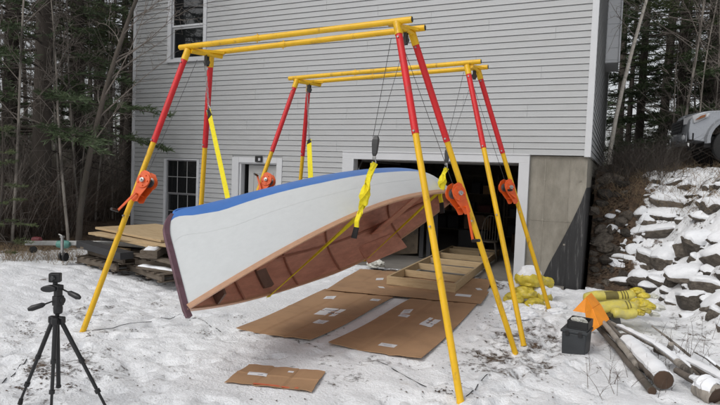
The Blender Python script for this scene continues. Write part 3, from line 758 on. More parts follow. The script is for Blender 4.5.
# ------------------------------------------------------------------ slings, blocks and cables
def hull_left_path(t1, b0, b1, n, xpix):
    t0 = min((.05 + .01 * q for q in range(90)), key=lambda q: abs(px(rows[int(math.acos(1 - 2 * q) / math.pi * (NS - 1))][PHW - 1])[0] - xpix))
    out = []
    for j in range(n):
        b = b0 + (b1 - b0) * j / (n - 1); t = t0 + (t1 - t0) * j / (n - 1)
        fi = (math.acos(1 - 2 * t) / math.pi) * (NS - 1); i = min(int(fi), NS - 2); fr = fi - i
        fk = (b + 1) / 2 * (2 * PHW); k = min(int(fk), 2 * PHW - 1); g = fk - k
        p = rows[i][k].lerp(rows[i][k + 1], g).lerp(rows[i + 1][k].lerp(rows[i + 1][k + 1], g), fr)
        c_ = (rows[i][0] + rows[i][-1]) / 2
        o = (p - c_); o -= bA * o.dot(bA); out.append(p + o.normalized() * .006)
    return out
def sling(label, t_left, yq, left_top_px, block_px, low_px, tail_px, beam_left, beam_right, gun_px, left_hull_x):
    blk = at_y(block_px[0], block_px[1], yq)
    lt = at_y(left_top_px[0], left_top_px[1], yq)
    st = thing('lifting_sling', label, 'sling', (lt.x, lt.y, lt.z - .1), 0, 'yellow webbing slings holding the boat')
    gun = at_y(gun_px[0], gun_px[1], yq - .04)
    lefts = hull_left_path(t_left, -.05, -1.0, 14, left_hull_x)
    low = lefts[-1] - bB * .03 - bC * .015
    m = MB()
    pts = [lt] + lefts + [low]
    side = [Vector((.9, -.35, 0))] * 1 + [(Vector((.9, -.35, 0)) * (1 - q / 3) + bA * (q / 3)) if q < 3 else bA for q in range(len(pts) - 1)]
    m.ribbon(pts, .078, side); m.build('webbing', M['strap'], st, smooth=False)
    m = MB(); m.ribbon([low, low.lerp(gun, .5), gun], .046, [bA, (bA + bC * .9).normalized(), bC]); m.build('webbing', M['strap'], st)
    # bunched doubled strap from the block down over the rail
    tail = at_y(tail_px[0], tail_px[1], yq - .10)
    m = MB()
    for j in range(3):
        off = Vector((.012 * (j - 1), -.018 * j, 0)); pts = []; sd = []; ws = []
        for q in range(9):
            f_ = q / 8
            p = blk.lerp(gun, min(1, f_ * 1.0)) + off + Vector((.018 * math.sin(3.5 * f_ * math.pi + j), -.012 * math.cos(4 * f_ + j * 2), 0))
            pts.append(p); an = f_ * 4 + j * 1.1; sd.append(Vector((math.cos(an), -math.sin(an) * .8, .2))); ws.append(.045 + .030 * math.sin(f_ * math.pi) + .015 * math.sin(f_ * 9 + j))
        m.ribbon(pts, ws, sd, .004)
    kn = blk.lerp(gun, .62)
    m.loft([[kn + Vector((math.cos(a) * r_ * 1.3, math.sin(a) * r_ - .03, zz + .02 * math.sin(3 * a))) for a in [2 * math.pi * i / 9 for i in range(9)]] for r_, zz in ((.012, .09), (.036, .05), (.05, .0), (.036, -.05), (.03, -.10))])
    m.build('bunched_webbing', M['strap'], st)
    m = MB(); e2 = gun.lerp(tail, .55); m.ribbon([gun + Vector((.0, -.03, .02)), gun.lerp(tail, .3) + Vector((-.01, -.04, 0)), e2 + Vector((0, -.03, 0))], .06, Vector((1, -.4, 0)), .012); m.build('webbing', M['strap'], st)
    m = MB(); m.ribbon([e2 + Vector((0, -.03, 0)), tail + Vector((.0, -.03, 0))], [.062, .07], Vector((1, -.4, 0)), .016)
    m.build('loop_end', M['strapend'], st)
    m = MB(); d_ = (Vector(lefts[0]) - lt).normalized(); m.ribbon([lt - d_ * .02, lt + d_ * .12], [.04, .082], Vector((.9, -.35, 0)), .010); m.build('loop_end', M['strapend'], st)
    # cables and blocks belong to the gantry hoist
    h = thing('pulley_block', label.replace('yellow webbing sling', 'dark snatch block and wire').replace('holding', 'lifting'), 'pulley block', tuple(blk), 0, 'blocks hanging from the gantries')
    up = Vector((.02, 0, 1))
    m = MB(); m.loft([[blk + Vector((cx, cy, 0)) * s_ + Vector((.004 * k, 0, zz)) for cx, cy in ((-.03, -.022), (.03, -.022), (.036, 0), (.03, .022), (-.03, .022), (-.036, 0))] for k, (s_, zz) in enumerate(((.45, .07), (.8, .10), (1.05, .20), (1.05, .24), (.6, .275)))]); m.build('block_body', M['cable'], h, bevel=.004)
    m = MB(); m.tube([blk + Vector((0, 0, .07)), blk + Vector((.012, 0, .04)), blk + Vector((.02, 0, .01)), blk + Vector((.0, 0, -.03)), blk + Vector((-.022, 0, -.008)), blk + Vector((-.018, 0, .018))], .0075, 8); m.lathe(blk + Vector((0, 0, .035)), [(.018, 0), (.022, .015), (.018, .035)], 8); m.build('hook', M['steel'], h, smooth=True)
    m = MB(); m.tube([blk + Vector((-.022, 0, .26)), Vector(beam_right) + Vector((-.03, 0, 0))], .0032, 5); m.tube([blk + Vector((.03, 0, .26)), Vector(beam_right) + Vector((.10, .08, 0))], .0028, 5); m.build('wire', M['cable'], h)
    hl = thing('chain_hook', label.replace('yellow webbing sling', 'short steel chain and hook').replace('holding', 'lifting'), 'hook', (lt.x, lt.y, lt.z), 0, 'chains hanging from the gantries')
    a = Vector(beam_left); m = MB(); n_ = 9
    for q in range(n_):
        p = a.lerp(lt + Vector((0, 0, .04)), q / (n_ - 1)); w_ = .012; hh = (a - lt).length / n_ * .62
        ax_ = Vector((1, 0, 0)) if q % 2 else Vector((0, 1, 0))
        ring = [p + ax_ * math.cos(k * math.pi / 4) * w_ + Vector((0, 0, 1)) * math.sin(k * math.pi / 4) * hh for k in range(9)]
        m.tube(ring, .005, 5, cap=False)
    m.build('chain', M['steel'], hl)
    m = MB(); m.tube([lt + Vector((0, 0, .06)), lt + Vector((.025, 0, .02)), lt + Vector((.02, 0, -.02)), lt + Vector((-.012, 0, -.03)), lt + Vector((-.025, 0, -.005))], .008, 8); m.build('hook', M['steel'], hl)
    return blk
sling('yellow webbing sling holding the bow half under the near gantry', .30, 5.25, (208.5, 110), (374, 163), (243, 301), (355, 238), at_y(205, 62, 5.25), at_y(394, 38, 5.25), (361, 214), 226)
sling('yellow webbing sling holding the stern half under the far gantry', .665, 7.45, (309, 140), (446, 168), (334, 272), (443, 213), at_y(307, 88, 7.45), at_y(466, 72, 7.45), (441, 190), 315)
# wires from the winches up the legs
def wire(label, pts, r=.003):
    m = MB(); m.tube(pts, r, 5); tag(m.build('winch_wire', M['cable']), label, 'wire', 'wires running up the gantry legs')
wire('thin wire rising from the winch on the near left leg', [wE + Vector((.12, -.02, .05)), Vector(topE) + Vector((.14, .0, -.12))])
wire('thin wire rising from the winch on the near right leg', [wB + Vector((-.09, -.05, .05)), Vector(topB) + Vector((-.08, -.05, -.12))])
wire('thin wire rising from the winch beside the garage trim', [wD + Vector((-.09, -.05, .05)), Vector(topD) + Vector((-.08, -.05, -.12))])

# ------------------------------------------------------------------ cardboard
def sheet(label, corners, zoff, labels=(), wob=.012, seed=0, tape=None, curl=0.0, creases=(.34, .67)):
    """a flat piece of carton laid on the snow; corners given as pixels of its four corners (on the ground)"""
    cs = [at_z(x, y, hz) for x, y, hz in corners]
    cen = sum(cs, Vector()) / 4; t = thing('cardboard_sheet', label, 'cardboard', (cen.x, cen.y, cen.z), 0, 'flattened cartons laid on the snow')
    n, k = 60, 40; rr = random.Random(seed)
    def P(u_, v_):
        p = cs[0].lerp(cs[1], u_).lerp(cs[3].lerp(cs[2], u_), v_)
        jag = .005 * math.sin(31 * u_ + seed) * (abs(v_ - .5) > .499) + .004 * math.sin(23 * v_ + seed) * (abs(u_ - .5) > .499)
        g = float(hgt(p.x, p.y)) + zoff + wob * (vnoise(p.x * 1.1, p.y * 1.1, 70 + seed) * 1.6) + curl * (1 - v_) ** 4 * math.sin(u_ * 5 + seed) + .007 * (max(0, .12 - min(u_, 1 - u_)) / .12) ** 2 * math.sin(v_ * 7 + seed)
        for cr_ in creases: g -= .007 * max(0, 1 - abs(u_ - cr_) / .018) + .006 * math.exp(-((u_ - cr_ - .03) / .04) ** 2)
        g += .006 * math.exp(-((v_ - .5) / .02) ** 2) * (seed % 2)
        return Vector((p.x, p.y + jag, g + .018))
    V_, F_ = [], []
    for L_ in (0, 1):
        for i in range(k + 1):
            for j in range(n + 1): V_.append(P(j / n, i / k) - Vector((0, 0, .006 * L_)))
    o = (n + 1) * (k + 1)
    for i in range(k):
        for j in range(n):
            a = i * (n + 1) + j; F_.append((a, a + 1, a + n + 2, a + n + 1)); F_.append((o + a, o + a + n + 1, o + a + n + 2, o + a + 1))
    for j in range(n): a = j; F_.append((a, o + a, o + a + 1, a + 1)); a = k * (n + 1) + j; F_.append((a, a + 1, o + a + 1, o + a))
    for i in range(k): a = i * (n + 1); F_.append((a, a + n + 1, o + a + n + 1, o + a)); a = i * (n + 1) + n; F_.append((a, o + a, o + a + n + 1, a + n + 1))
    m = MB(); m.add(V_, F_); m.build('panel', M['card'], t, smooth=True)
    def patch(u0, v0, uw, vh, rot, mt, name, dz=.0018):
        q = MB(); NN = 4; vs = []
        for i in range(NN + 1):
            for j in range(NN + 1):
                du, dv = (j / NN - .5) * uw, (i / NN - .5) * vh
                vs.append(P(min(max(u0 + du * math.cos(rot) - dv * math.sin(rot), 0), 1), min(max(v0 + du * math.sin(rot) + dv * math.cos(rot), 0), 1)) + Vector((0, 0, dz)))
        q.add(vs, [(i * (NN + 1) + j, i * (NN + 1) + j + 1, (i + 1) * (NN + 1) + j + 1, (i + 1) * (NN + 1) + j) for i in range(NN) for j in range(NN)])
        return q.build(name, mt, t)
    for (u0, v0, uw, vh, rot) in labels:
        patch(u0, v0, uw, vh, rot, M['paper'], 'paper_label')
        if uw > .1:
            patch(u0 - uw * .08, v0 + vh * .18, uw * .6, vh * .07, rot, M['print'], 'printed_line', .0026)
            patch(u0 + uw * .05, v0 - vh * .16, uw * .5, vh * .07, rot, M['print'], 'printed_line', .0026)
    if tape: patch(*tape, M['redtape'], 'edge_tape')
    return t
sheet('large brown carton with a white label, left of the snow strip', [(236, 333, .03), (310, 345.5, .03), (394, 296, .03), (325, 288, .03)], .0,
      [(.60, .50, .26, .16, .1), (.72, .30, .14, .07, 0), (.27, .80, .12, .07, .3), (.86, .86, .12, .05, 0)], seed=3, curl=.012)
sheet('large brown carton with a white label, right of the snow strip', [(328, 348, .03), (421, 364.5, .03), (478, 303, .03), (414, 296, .03)], .0,
      [(.66, .53, .17, .15, -.1), (.22, .66, .11, .09, .3), (.26, .58, .13, .05, 0), (.55, .10, .18, .04, 0)], seed=9, curl=.012)
sheet('small carton with red edge tape lying alone on snow in front', [(225, 383, .10), (312, 392, .10), (325.5, 371, .10), (249, 364, .10)], .0,
      [(.25, .50, .23, .16, .12), (.60, .78, .07, .08, 0)], seed=5, tape=(.58, .035, .52, .06, 0), wob=.006)
sheet('brown carton strip in front of the pine board grid', [(330, 290, .04), (481, 304, .04), (489, 292, .04), (345, 280, .04)], .022, [(.86, .5, .1, .2, 0), (.3, .6, .04, .12, .2)], seed=13, wob=.006)
sheet('brown carton running under the boat to the garage sill', [(325, 290, .03), (385, 295, .03), (428, 275, .03), (360, 269, .03)], .010, [(.5, .6, .1, .1, .4)], seed=17, wob=.008)
sheet('brown carton half hidden under the pine board grid', [(390, 292, .03), (484, 298, .03), (492, 280, .03), (420, 274, .03)], .012, [(.9, .4, .06, .1, .4)], seed=19, wob=.006)

# ------------------------------------------------------------------ pine frame running into the garage
FH = .14; ZF = .045
f0 = at_z(386.8, 276, ZF + FH); f1 = at_z(455.6, 284, ZF + FH)
ax_x = (f1 - f0); ax_x.z = 0; fwid = ax_x.length; ax_x.normalize()
ax_y = at_z(457, 243, ZF + FH) - f0; ax_y.z = 0; ax_y.normalize()
v2 = (at_z(406, 268.7, ZF + FH) - f0).dot(ax_y)
t = thing('board_cradle', 'long open grid of pine boards lying from the cartons into the garage', 'cradle', (f0.x, f0.y, ZF))
FL = 4.9
def fp(u_, v_, z_=ZF): return Vector((f0.x, f0.y, 0)) + ax_x * u_ + ax_y * v_ + Vector((0, 0, z_))
for u_ in (0.02, fwid - .02):
    m = MB(); m.beam(fp(u_, .04, ZF + FH / 2), fp(u_, FL, ZF + FH / 2), .038, FH); m.build('side_rail', M['pine'], t, bevel=.002)
m = MB(); m.beam(fp(0, .019, ZF + FH / 2), fp(fwid, .019, ZF + FH / 2), .038, FH); m.build('end_board', M['pine'], t, bevel=.002)
for v_ in [v2 * q for q in range(1, 9) if v2 * q < FL - .1] + [FL - .02]:
    m = MB(); m.beam(fp(.041, v_, ZF + FH / 2 - .006), fp(fwid - .041, v_, ZF + FH / 2 - .006), .038, FH - .02); m.build('cross_board', M['pine'], t, bevel=.002)

# ------------------------------------------------------------------ garage contents
def chair(label, x, y, rz):
    t = thing('spindle_chair', label, 'chair', (x, y, 0), rz); X = WM[t]
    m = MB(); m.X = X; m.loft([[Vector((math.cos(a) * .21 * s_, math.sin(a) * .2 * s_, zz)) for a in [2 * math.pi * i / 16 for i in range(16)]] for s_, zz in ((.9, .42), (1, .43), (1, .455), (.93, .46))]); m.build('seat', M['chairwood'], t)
    for sx in (-1, 1):
        for sy in (-1, 1):
            m = MB(); m.X = X; m.tube([(sx * .13, sy * .12, .425), (sx * .2, sy * .19, 0)], [.017, .012], 8); m.build('leg', M['chairwood'], t)
    m = MB(); m.X = X
    m.tube([(-.165, -.0, .2), (.165, -.0, .2)], .010, 6); m.tube([(-.165, -.155, .2), (-.165, .155, .2)], .010, 6); m.tube([(.165, -.155, .2), (.165, .155, .2)], .010, 6); m.build('stretcher', M['chairwood'], t)
    bow = [Vector((.19 * math.cos(a), .17 + .10 * math.sin(a) * .9, .46 + .56 * max(0, math.sin(a)) ** .7)) for a in [math.pi * i / 18 for i in range(19)]]
    m = MB(); m.X = X; m.tube(bow, .012, 8); m.build('back_bow', M['chairwood'], t)
    for k in range(5):
        u_ = -.12 + .06 * k; top = min(bow, key=lambda p: abs(p.x - u_ * 1.1) + (0 if p.z > .7 else 9))
        m = MB(); m.X = X; m.tube([(u_, .15, .455), top], .007, 6); m.build('spindle', M['chairwood'], t)
chair('spindle back chair standing in the dark garage', -2.62, 12.9, R(8))
def boxthing(name, label, cat, x, y, z, d, rz, mt, group=None):
    t = thing(name, label, cat, (x, y, z), rz, group); X = WM[t]
    m = MB(); m.X = X; m.box((0, 0, d[2] / 2), d); m.build('body', mt, t, bevel=.01)
    m = MB(); m.X = X; m.box((0, 0, d[2] + .011), (d[0] * 1.03, d[1] * 1.03, .02)); m.build('lid', mt, t, bevel=.004)
    return t
def shelf(label, x0, x1, y, zs, depth, items):
    t = thing('storage_shelf', label, 'shelf', ((x0 + x1) / 2, y, 0))
    for xx in (x0, x1):
        for yy in (y - depth / 2, y + depth / 2):
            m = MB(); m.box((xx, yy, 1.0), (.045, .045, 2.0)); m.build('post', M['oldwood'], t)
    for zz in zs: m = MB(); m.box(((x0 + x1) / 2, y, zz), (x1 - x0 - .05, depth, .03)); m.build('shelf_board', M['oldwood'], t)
    return t
shelf('dark wooden shelving against the garage back wall', -5.2, -3.2, 16.9, (.3, .85, 1.4, 1.95), .5, None)
shelf('dark wooden shelving on the right of the garage', -2.9, -1.2, 16.4, (.25, .8, 1.35, 1.9), .5, None)
k = 0
names = [('storage_tub', 'tub'), ('cardboard_box', 'box'), ('tool_case', 'case')]
tone = {'storage_tub': 'dark plastic storage tub', 'cardboard_box': 'brown cardboard box', 'tool_case': 'dull red tool case'}
mt_ = {'storage_tub': M['clutter2'], 'cardboard_box': M['card'], 'tool_case': M['clutter3']}
rr = random.Random(4)
for (x0, x1, y, zs) in ((-5.1, -3.3, 16.9, (.316, .866, 1.416)), (-2.8, -1.3, 16.4, (.266, .816, 1.366))):
    for zz in zs:
        x = x0 + .2
        while x < x1:
            nm, ct = rr.choice(names); w_ = rr.uniform(.26, .42)
            boxthing(nm, tone[nm] + (' on the back shelving' if y > 16.5 else ' on the right hand shelving') + ' deep in the dark garage', ct, x, y - .03, zz, (w_, .36, rr.uniform(.2, .4)), rr.uniform(-.1, .1), mt_[nm], ct + 'es' * (ct == 'box') + 's' * (ct != 'box') + ' on the garage shelves')
            x += w_ + rr.uniform(.05, .2)
def leaner(name, label, cat, pa, pb, w_, th, mt, group=None):
    pa = Vector(pa); pb = Vector(pb); m = MB(); m.beam(pa, pb, w_, th, (0, -1, .2)); return tag(m.build(name, mt, bevel=.003), label, cat, group)
leaner('plywood_sheet', 'olive brown plywood sheet standing on edge inside garage left of the planks', 'plywood', (-4.75, 12.3, .0), (-4.9, 12.75, 1.1), 1.22, .018, M['osb'])
for j, (xx, lab) in enumerate(((-4.02, 'leftmost dark plank leaning beside the plywood sheet'), (-3.86, 'middle dark plank leaning in the garage behind the boat'), (-3.70, 'rightmost dark plank leaning in the garage behind the boat'))):
    leaner('plank', lab, 'plank', (xx, 12.2 + .05 * j, 0), (xx - .18, 12.75, 1.0 + .12 * j), .10, .03, M['clutter2'], 'dark planks leaning in the garage')
def workbench():
    t = thing('workbench', 'dark workbench with cluttered top along the right garage wall', 'workbench', (-1.5, 14.2, 0))
    m = MB(); m.bx(-2.0, -1.0, 13.2, 15.4, .84, .9); m.build('bench_top', M['oldwood'], t, bevel=.004)
    for a in (-1.95, -1.05):
        for b in (13.3, 15.3): m = MB(); m.bx(a - .045, a + .045, b - .045, b + .045, 0, .84); m.build('leg', M['oldwood'], t)
workbench()
boxthing('tool_case', 'dull red tool case on the dark workbench', 'case', -1.55, 13.6, .9, (.4, .3, .25), .2, M['clutter3'])
boxthing('storage_tub', 'dark plastic storage tub on the dark workbench', 'tub', -1.5, 14.3, .9, (.45, .4, .3), -.1, M['clutter2'])
boxthing('cardboard_box', 'brown cardboard box on the garage floor by the workbench', 'box', -2.15, 14.8, .0, (.5, .4, .45), .3, M['clutter1'])
boxthing('storage_tub', 'dark plastic storage tub on the garage floor under the boat stern', 'tub', -3.4, 14.6, .0, (.7, .45, .5), .1, M['clutter2'])
boxthing('cardboard_box', 'brown cardboard box on top of the floor tub in garage', 'box', -3.4, 14.6, .545, (.5, .4, .35), .3, M['clutter1'])
# crumpled plastic by the flap
from mathutils import noise as mn
def blob(c, r, seed, n=2, amp=.25, flat=1.0, sq=(1, 1, 1), fold=3.0):
    bm = bmesh.new(); bmesh.ops.create_icosphere(bm, subdivisions=max(n, 4), radius=1)
    o_ = Vector((seed * 3.7, seed * 1.9, seed * 7.3)); c = Vector(c)
    for v in bm.verts:
        p = v.co.copy(); w = Vector((mn.noise(p * 1.1 + o_), mn.noise(p * 1.1 + o_ + Vector((9, 0, 0))), mn.noise(p * 1.1 + o_ + Vector((0, 9, 0))))) * .45
        q = p + w
        k = 1 + amp * 1.1 * mn.noise(q * 1.2 + o_) + amp * .75 * (.35 - 2 * abs(mn.noise(q * fold * .55 + o_))) + amp * .32 * (.3 - 2 * abs(mn.noise(q * fold * 1.3 + o_)))
        if p.z < -.55: p.z = -.55 - (p.z + .55) * .1
        v.co = Vector((p.x * sq[0], p.y * sq[1], p.z * sq[2])) * (k * r) + c
    V_ = [v.co.copy() for v in bm.verts]; F_ = [tuple(v.index for v in f.verts) for f in bm.faces]; bm.free()
    return V_, F_
p = at_z(376, 266, .06); m = MB(); m.add(*blob((p.x, p.y, .09), .13, 3, 3, .35, sq=(1.4, .9, .7), fold=5)); tag(m.build('plastic_wrap', M['polyfilm'], smooth=True), 'crumpled clear plastic wrap on the floor under the boat', 'plastic wrap')

# ------------------------------------------------------------------ lumber pile on the left
rr = random.Random(12)
ANG = R(-13)
def lum(cx, cy, z): return Matrix.Translation((cx, cy, z)) @ Matrix.Rotation(ANG, 4, 'Z')
def pallet(label, cx, cy, z, rz, sx=1.2, sy=1.0, n=7, grp='wooden pallets under the plywood'):
    t = thing('wooden_pallet', label, 'pallet', (cx, cy, z), rz, grp); X = WM[t]
    for yy in (-sy / 2 + .05, 0, sy / 2 - .05):
        m = MB(); m.X = X; m.box((0, yy, .065), (sx, .045, .09)); m.build('runner', M['oldwood'], t, bevel=.004)
    for lv, cnt in ((.0095, 4), (.1205, n)):
        for k in range(cnt):
            xx = -sx / 2 + .05 + (sx - .1) * k / (cnt - 1)
            m = MB(); m.X = X; m.box((xx, 0, lv), (.095, sy, .018), rz=rr.uniform(-.01, .01)); m.build('deck_board', M['oldwood'], t, bevel=.002)
lz = .17
pallet('lowest weathered pallet of the lumber pile, left end', -7.72, 7.0, lz, ANG + .05)
pallet('lowest weathered pallet of the lumber pile, right end near the hull', -6.55, 6.95, lz - .03, ANG - .12, 1.25, 1.0)
pallet('second tier pallet set askew on the left end of pile', -7.55, 7.02, lz + .135, ANG - .06, 1.3, .95)
pallet('second tier pallet set askew on the right end of pile', -6.35, 7.0, lz + .11, ANG + .2, 1.2, .95)
def snow_on(obj_mb, name, parent): return obj_mb.build(name, M['snowcap'], parent, smooth=True)
def timber(label, a, b, w_, h_, snow=True, mt='oldwood'):
    a = Vector(a); b = Vector(b); cen = (a + b) / 2
    t = thing('timber', label, 'timber', tuple(cen - Vector((0, 0, h_ / 2))), 0, 'loose timbers in the lumber pile')
    m = MB(); m.beam(a, b, w_, h_); m.build('beam', M[mt], t, bevel=.004)
    if snow:
        m = MB(); d = (b - a); n_ = 14; rings = []; s_ = d.cross(Vector((0, 0, 1))).normalized()
        for i in range(n_ + 1):
            p = a.lerp(b, .03 + .94 * i / n_) + Vector((0, 0, h_ / 2)); k_ = .75 + .3 * rr.random(); hh = (.028 + .01 * rr.random()) * (0.3 if i in (0, n_) else 1)
            rings.append([p - s_ * w_ * .45 * k_ + Vector((0, 0, -.003)), p - s_ * w_ * .34 * k_ + Vector((0, 0, hh * .8)), p + Vector((0, 0, hh)), p + s_ * w_ * .36 * k_ + Vector((0, 0, hh * .8)), p + s_ * w_ * .46 * k_ + Vector((0, 0, -.003))])
        m.loft(rings); m.build('snow_cover', M['snowcap'], t, smooth=True)
timber('wide snow topped timber in the pile, right of the leg', (-7.0, 7.35, .58), (-6.45, 6.35, .53), .26, .12)
timber('snow topped timber in the pile touching the purple stem', (-6.45, 7.45, .58), (-6.0, 6.6, .56), .24, .11)
timber('dark bare timber across the left end of the lumber pile', (-8.35, 6.72, .50), (-6.9, 6.35, .47), .22, .11, False, 'clutter2')
timber('dark snow dusted timber along back of the lumber pile', (-8.4, 7.2, .51), (-6.8, 7.15, .50), .14, .12, True, 'clutter2')
timber('grey board lying slantwise over the left pallets', (-8.2, 6.62, .462), (-6.6, 6.55, .455), .14, .035, False)
timber('brown board stepping out of the pile near the stem', (-6.9, 6.62, .455), (-5.95, 6.42, .44), .15, .04, False)
timber('snow dusted board low on the right of the pile', (-6.75, 6.45, .30), (-5.9, 6.5, .28), .12, .04, True)
timber('pale board end poking from the left of the pile', (-8.55, 7.0, .43), (-7.5, 6.9, .44), .16, .04, False, 'pine')
def plysheet(label, cx, cy, z, rz, sx, sy, tilt=(0, 0)):
    t = thing('plywood_sheet', label, 'plywood', (cx, cy, z), group='plywood sheets on top of the lumber pile', rot=(tilt[0], tilt[1], rz)); X = WM[t]
    m = MB(); m.X = X; m.box((0, 0, .014), (sx, sy, .026)); m.build('veneer_sheet', M['ply'], t, bevel=.002)
    m = MB(); m.X = X; m.box((0, 0, -.004), (sx * .998, sy * .998, .012)); m.build('core', M['pine'], t)
plysheet('topmost tan plywood sheet on the lumber pile', -7.35, 7.45, .715, ANG + .02, 2.0, 1.22, (R(0), R(1)))
plysheet('second plywood sheet, jutting out under the topmost one', -7.25, 7.3, .655, ANG + .10, 2.05, 1.22, (R(0), R(0.5)))
plysheet('lowest plywood sheet of the three on the lumber pile', -7.3, 7.35, .615, ANG - .04, 1.95, 1.22, (R(0), R(0)))

# ------------------------------------------------------------------ trailer tongue and jack at the edge of the brush
tp = at_z(62, 261, .22)
t = thing('boat_trailer', 'galvanised trailer with jack wheel half buried in brush left of lumber', 'trailer', (tp.x, tp.y, .2))
m = MB(); m.tube([tp + Vector((0, 0, .10)), tp + Vector((0, 0, .43))], .026, 10); m.tube([tp + Vector((0, 0, .43)), tp + Vector((-.08, 0, .45))], .012, 6); m.lathe(tp + Vector((0, 0, .40)), [(.04, 0), (.04, .03)], 10); jk = m.build('jack', M['steel'], t, smooth=True)
m = MB()
for dx in (-.045, .045): m.lathe(tp + Vector((dx - .02 + .03, 0, .075)), [(.03, 0), (.075, .004), (.075, .036), (.03, .04)], 14, (1, .3, 0))
m.build('jack_wheel', M['rubber'], jk)
m = MB(); a = tp + Vector((-1.0, .05, .22)); b = tp + Vector((.55, .55, .30)); m.beam(a, b, .08, .08); m.beam(b, b + Vector((.9, .6, .0)), .08, .08); m.beam(b, b + Vector((1.1, .1, .02)), .08, .08); m.build('tongue', M['steel'], t, bevel=.006)
m = MB(); m.lathe(tp + Vector((-.38, .18, .24)), [(.03, 0), (.06, .02), (.075, .12), (.07, .2), (.04, .24)], 14, (.9, .35, .0)); m.build('bow_roller', M['teal'], t, smooth=True)
m = MB(); m.lathe(tp + Vector((-.92, .1, .28)), [(.02, 0), (.05, .02), (.06, .08), (.055, .16), (.02, .19)], 10, (.9, .3, .0)); m.build('coupler', M['redplastic'], t, smooth=True)
m = MB(); m.lathe(tp + Vector((-.68, -.02, .14)), [(.02, 0), (.06, .01), (.06, .05), (.02, .06)], 14, (.4, -1, 0)); m.build('guide_wheel', M['rubber'], t)

# ------------------------------------------------------------------ tripod
hub = at_z(57, 319, .79)
kk = 1
while kk:
    hub = CAM + ray(57, 319) * (hub - CAM).dot(CF); kk = 0
def atd(x, y, d): return CAM + ray(x, y) * d
D0 = 3.95
hub = atd(57, 320, D0)
t = thing('camera_tripod', 'black camera tripod with pan handles standing in snow at lower left', 'tripod', (hub.x, hub.y, gz(hub.x, hub.y)))
def tz(x, y): return Vector((x, y, gz(x, y)))
feet = [at_z(20, 402, .15), at_z(108, 411, .15), at_z(51, 412, .15)]
knee = [.42, .78]
for fti, ft in enumerate(feet):
    h0 = hub + (ft - hub) * .03; d = ft - h0
    sd_ = Vector((d.x, d.y, 0)).normalized()
    a0 = hub + sd_ * .035 + Vector((0, 0, -.01))
    m = MB(); m.tube([a0, a0.lerp(ft, .42)], .0155, 10); lg = m.build('leg', M['blackplastic'], t, smooth=True)
    m = MB(); m.tube([a0.lerp(ft, .40), a0.lerp(ft, .75)], .0125, 10); m.tube([a0.lerp(ft, .74), a0.lerp(ft, .985)], .0095, 10); m.build('leg_section', M['lampblack'], lg, smooth=True)
    for q in (.415, .755):
        m = MB(); m.tube([a0.lerp(ft, q), a0.lerp(ft, q + .045)], .0195, 10); m.build('leg_clamp', M['blackplastic'], lg, bevel=.003)
    m = MB(); m.tube([a0.lerp(ft, .96), ft + Vector((0, 0, -.015))], [.014, .017], 10); m.build('foot', M['rubber'], lg, smooth=True)
    m = MB(); m.box(a0 + Vector((0, 0, .012)), (.045, .04, .05), rz=math.atan2(d.y, d.x)); m.build('leg_hinge', M['blackplastic'], lg, bevel=.008)
m = MB(); m.lathe(hub + Vector((0, 0, -.035)), [(.02, 0), (.034, .006), (.04, .03), (.034, .055), (.02, .06)], 14); m.build('crown', M['blackplastic'], t, smooth=True)
m = MB(); m.tube([atd(58.5, 386, D0 + .05), hub + Vector((0, 0, .10))], .0145, 12); m.lathe(atd(58.5, 388, D0 + .05), [(.012, 0), (.018, .004), (.018, .02)], 12); m.build('centre_column', M['lampblack'], t, smooth=True)
hd = atd(58, 311, D0)
m = MB(); m.lathe(hd, [(.024, -.02), (.03, -.01), (.032, .02), (.028, .045), (.02, .05)], 14); m.box(hd + Vector((0, 0, .075)), (.052, .06, .07)); m.lathe(hd + Vector((-.035, .0, .075)), [(.024, 0), (.026, .01), (.026, .06), (.024, .07)], 14, (1, .3, 0)); m.box(hd + Vector((0, 0, .13)), (.04, .045, .07)); m.box(hd + Vector((0, 0, .17)), (.055, .05, .035)); head = m.build('pan_head', M['blackplastic'], t, bevel=.005)
m = MB(); pc = atd(50, 288.5, D0 - .02); m.loft([[pc + CR * (math.cos(a) * .055) + CU * (math.sin(a) * .024 + zz * .0) + CF * zz for a in [2 * math.pi * i / 14 for i in range(14)]] for zz in (-.03, .03)]); m.build('mount_plate', M['blackplastic'], t, bevel=.006)
for (x0, y0, x1, y1, x2, y2) in ((56, 300, 44, 304.5, 28, 309.5), (62, 289, 69, 292.5, 80, 298)):
    a, b, c_ = atd(x0, y0, D0), atd(x1, y1, D0 - .05), atd(x2, y2, D0 - .08)
    m = MB(); m.tube([a, b], .006, 8); m.tube([b.lerp(c_, -.05), b.lerp(c_, .1), b.lerp(c_, .75), c_], [.010, .018, .021, .012], 10); m.build('pan_handle', M['blackplastic'], head, smooth=True)
cb = atd(55.3, 277.5, D0)
m = MB(); m.box(cb, (.078, .05, .065), rz=YAW + .2); cmb = tag(m.build('action_camera', M['blackplastic'], bevel=.008), 'small black box camera on top of the tripod', 'camera')
m = MB(); m.lathe(cb + Vector((.012, -.024, .0)), [(.018, 0), (.018, -.012), (.014, -.014)], 14, (0, 1, 0)); m.build('lens', M['glass'], cmb)
m = MB(); m.tube([cb + Vector((0, 0, -.09)), cb + Vector((0, 0, -.03))], .016, 10); m.build('mount_stub', M['blackplastic'], t)

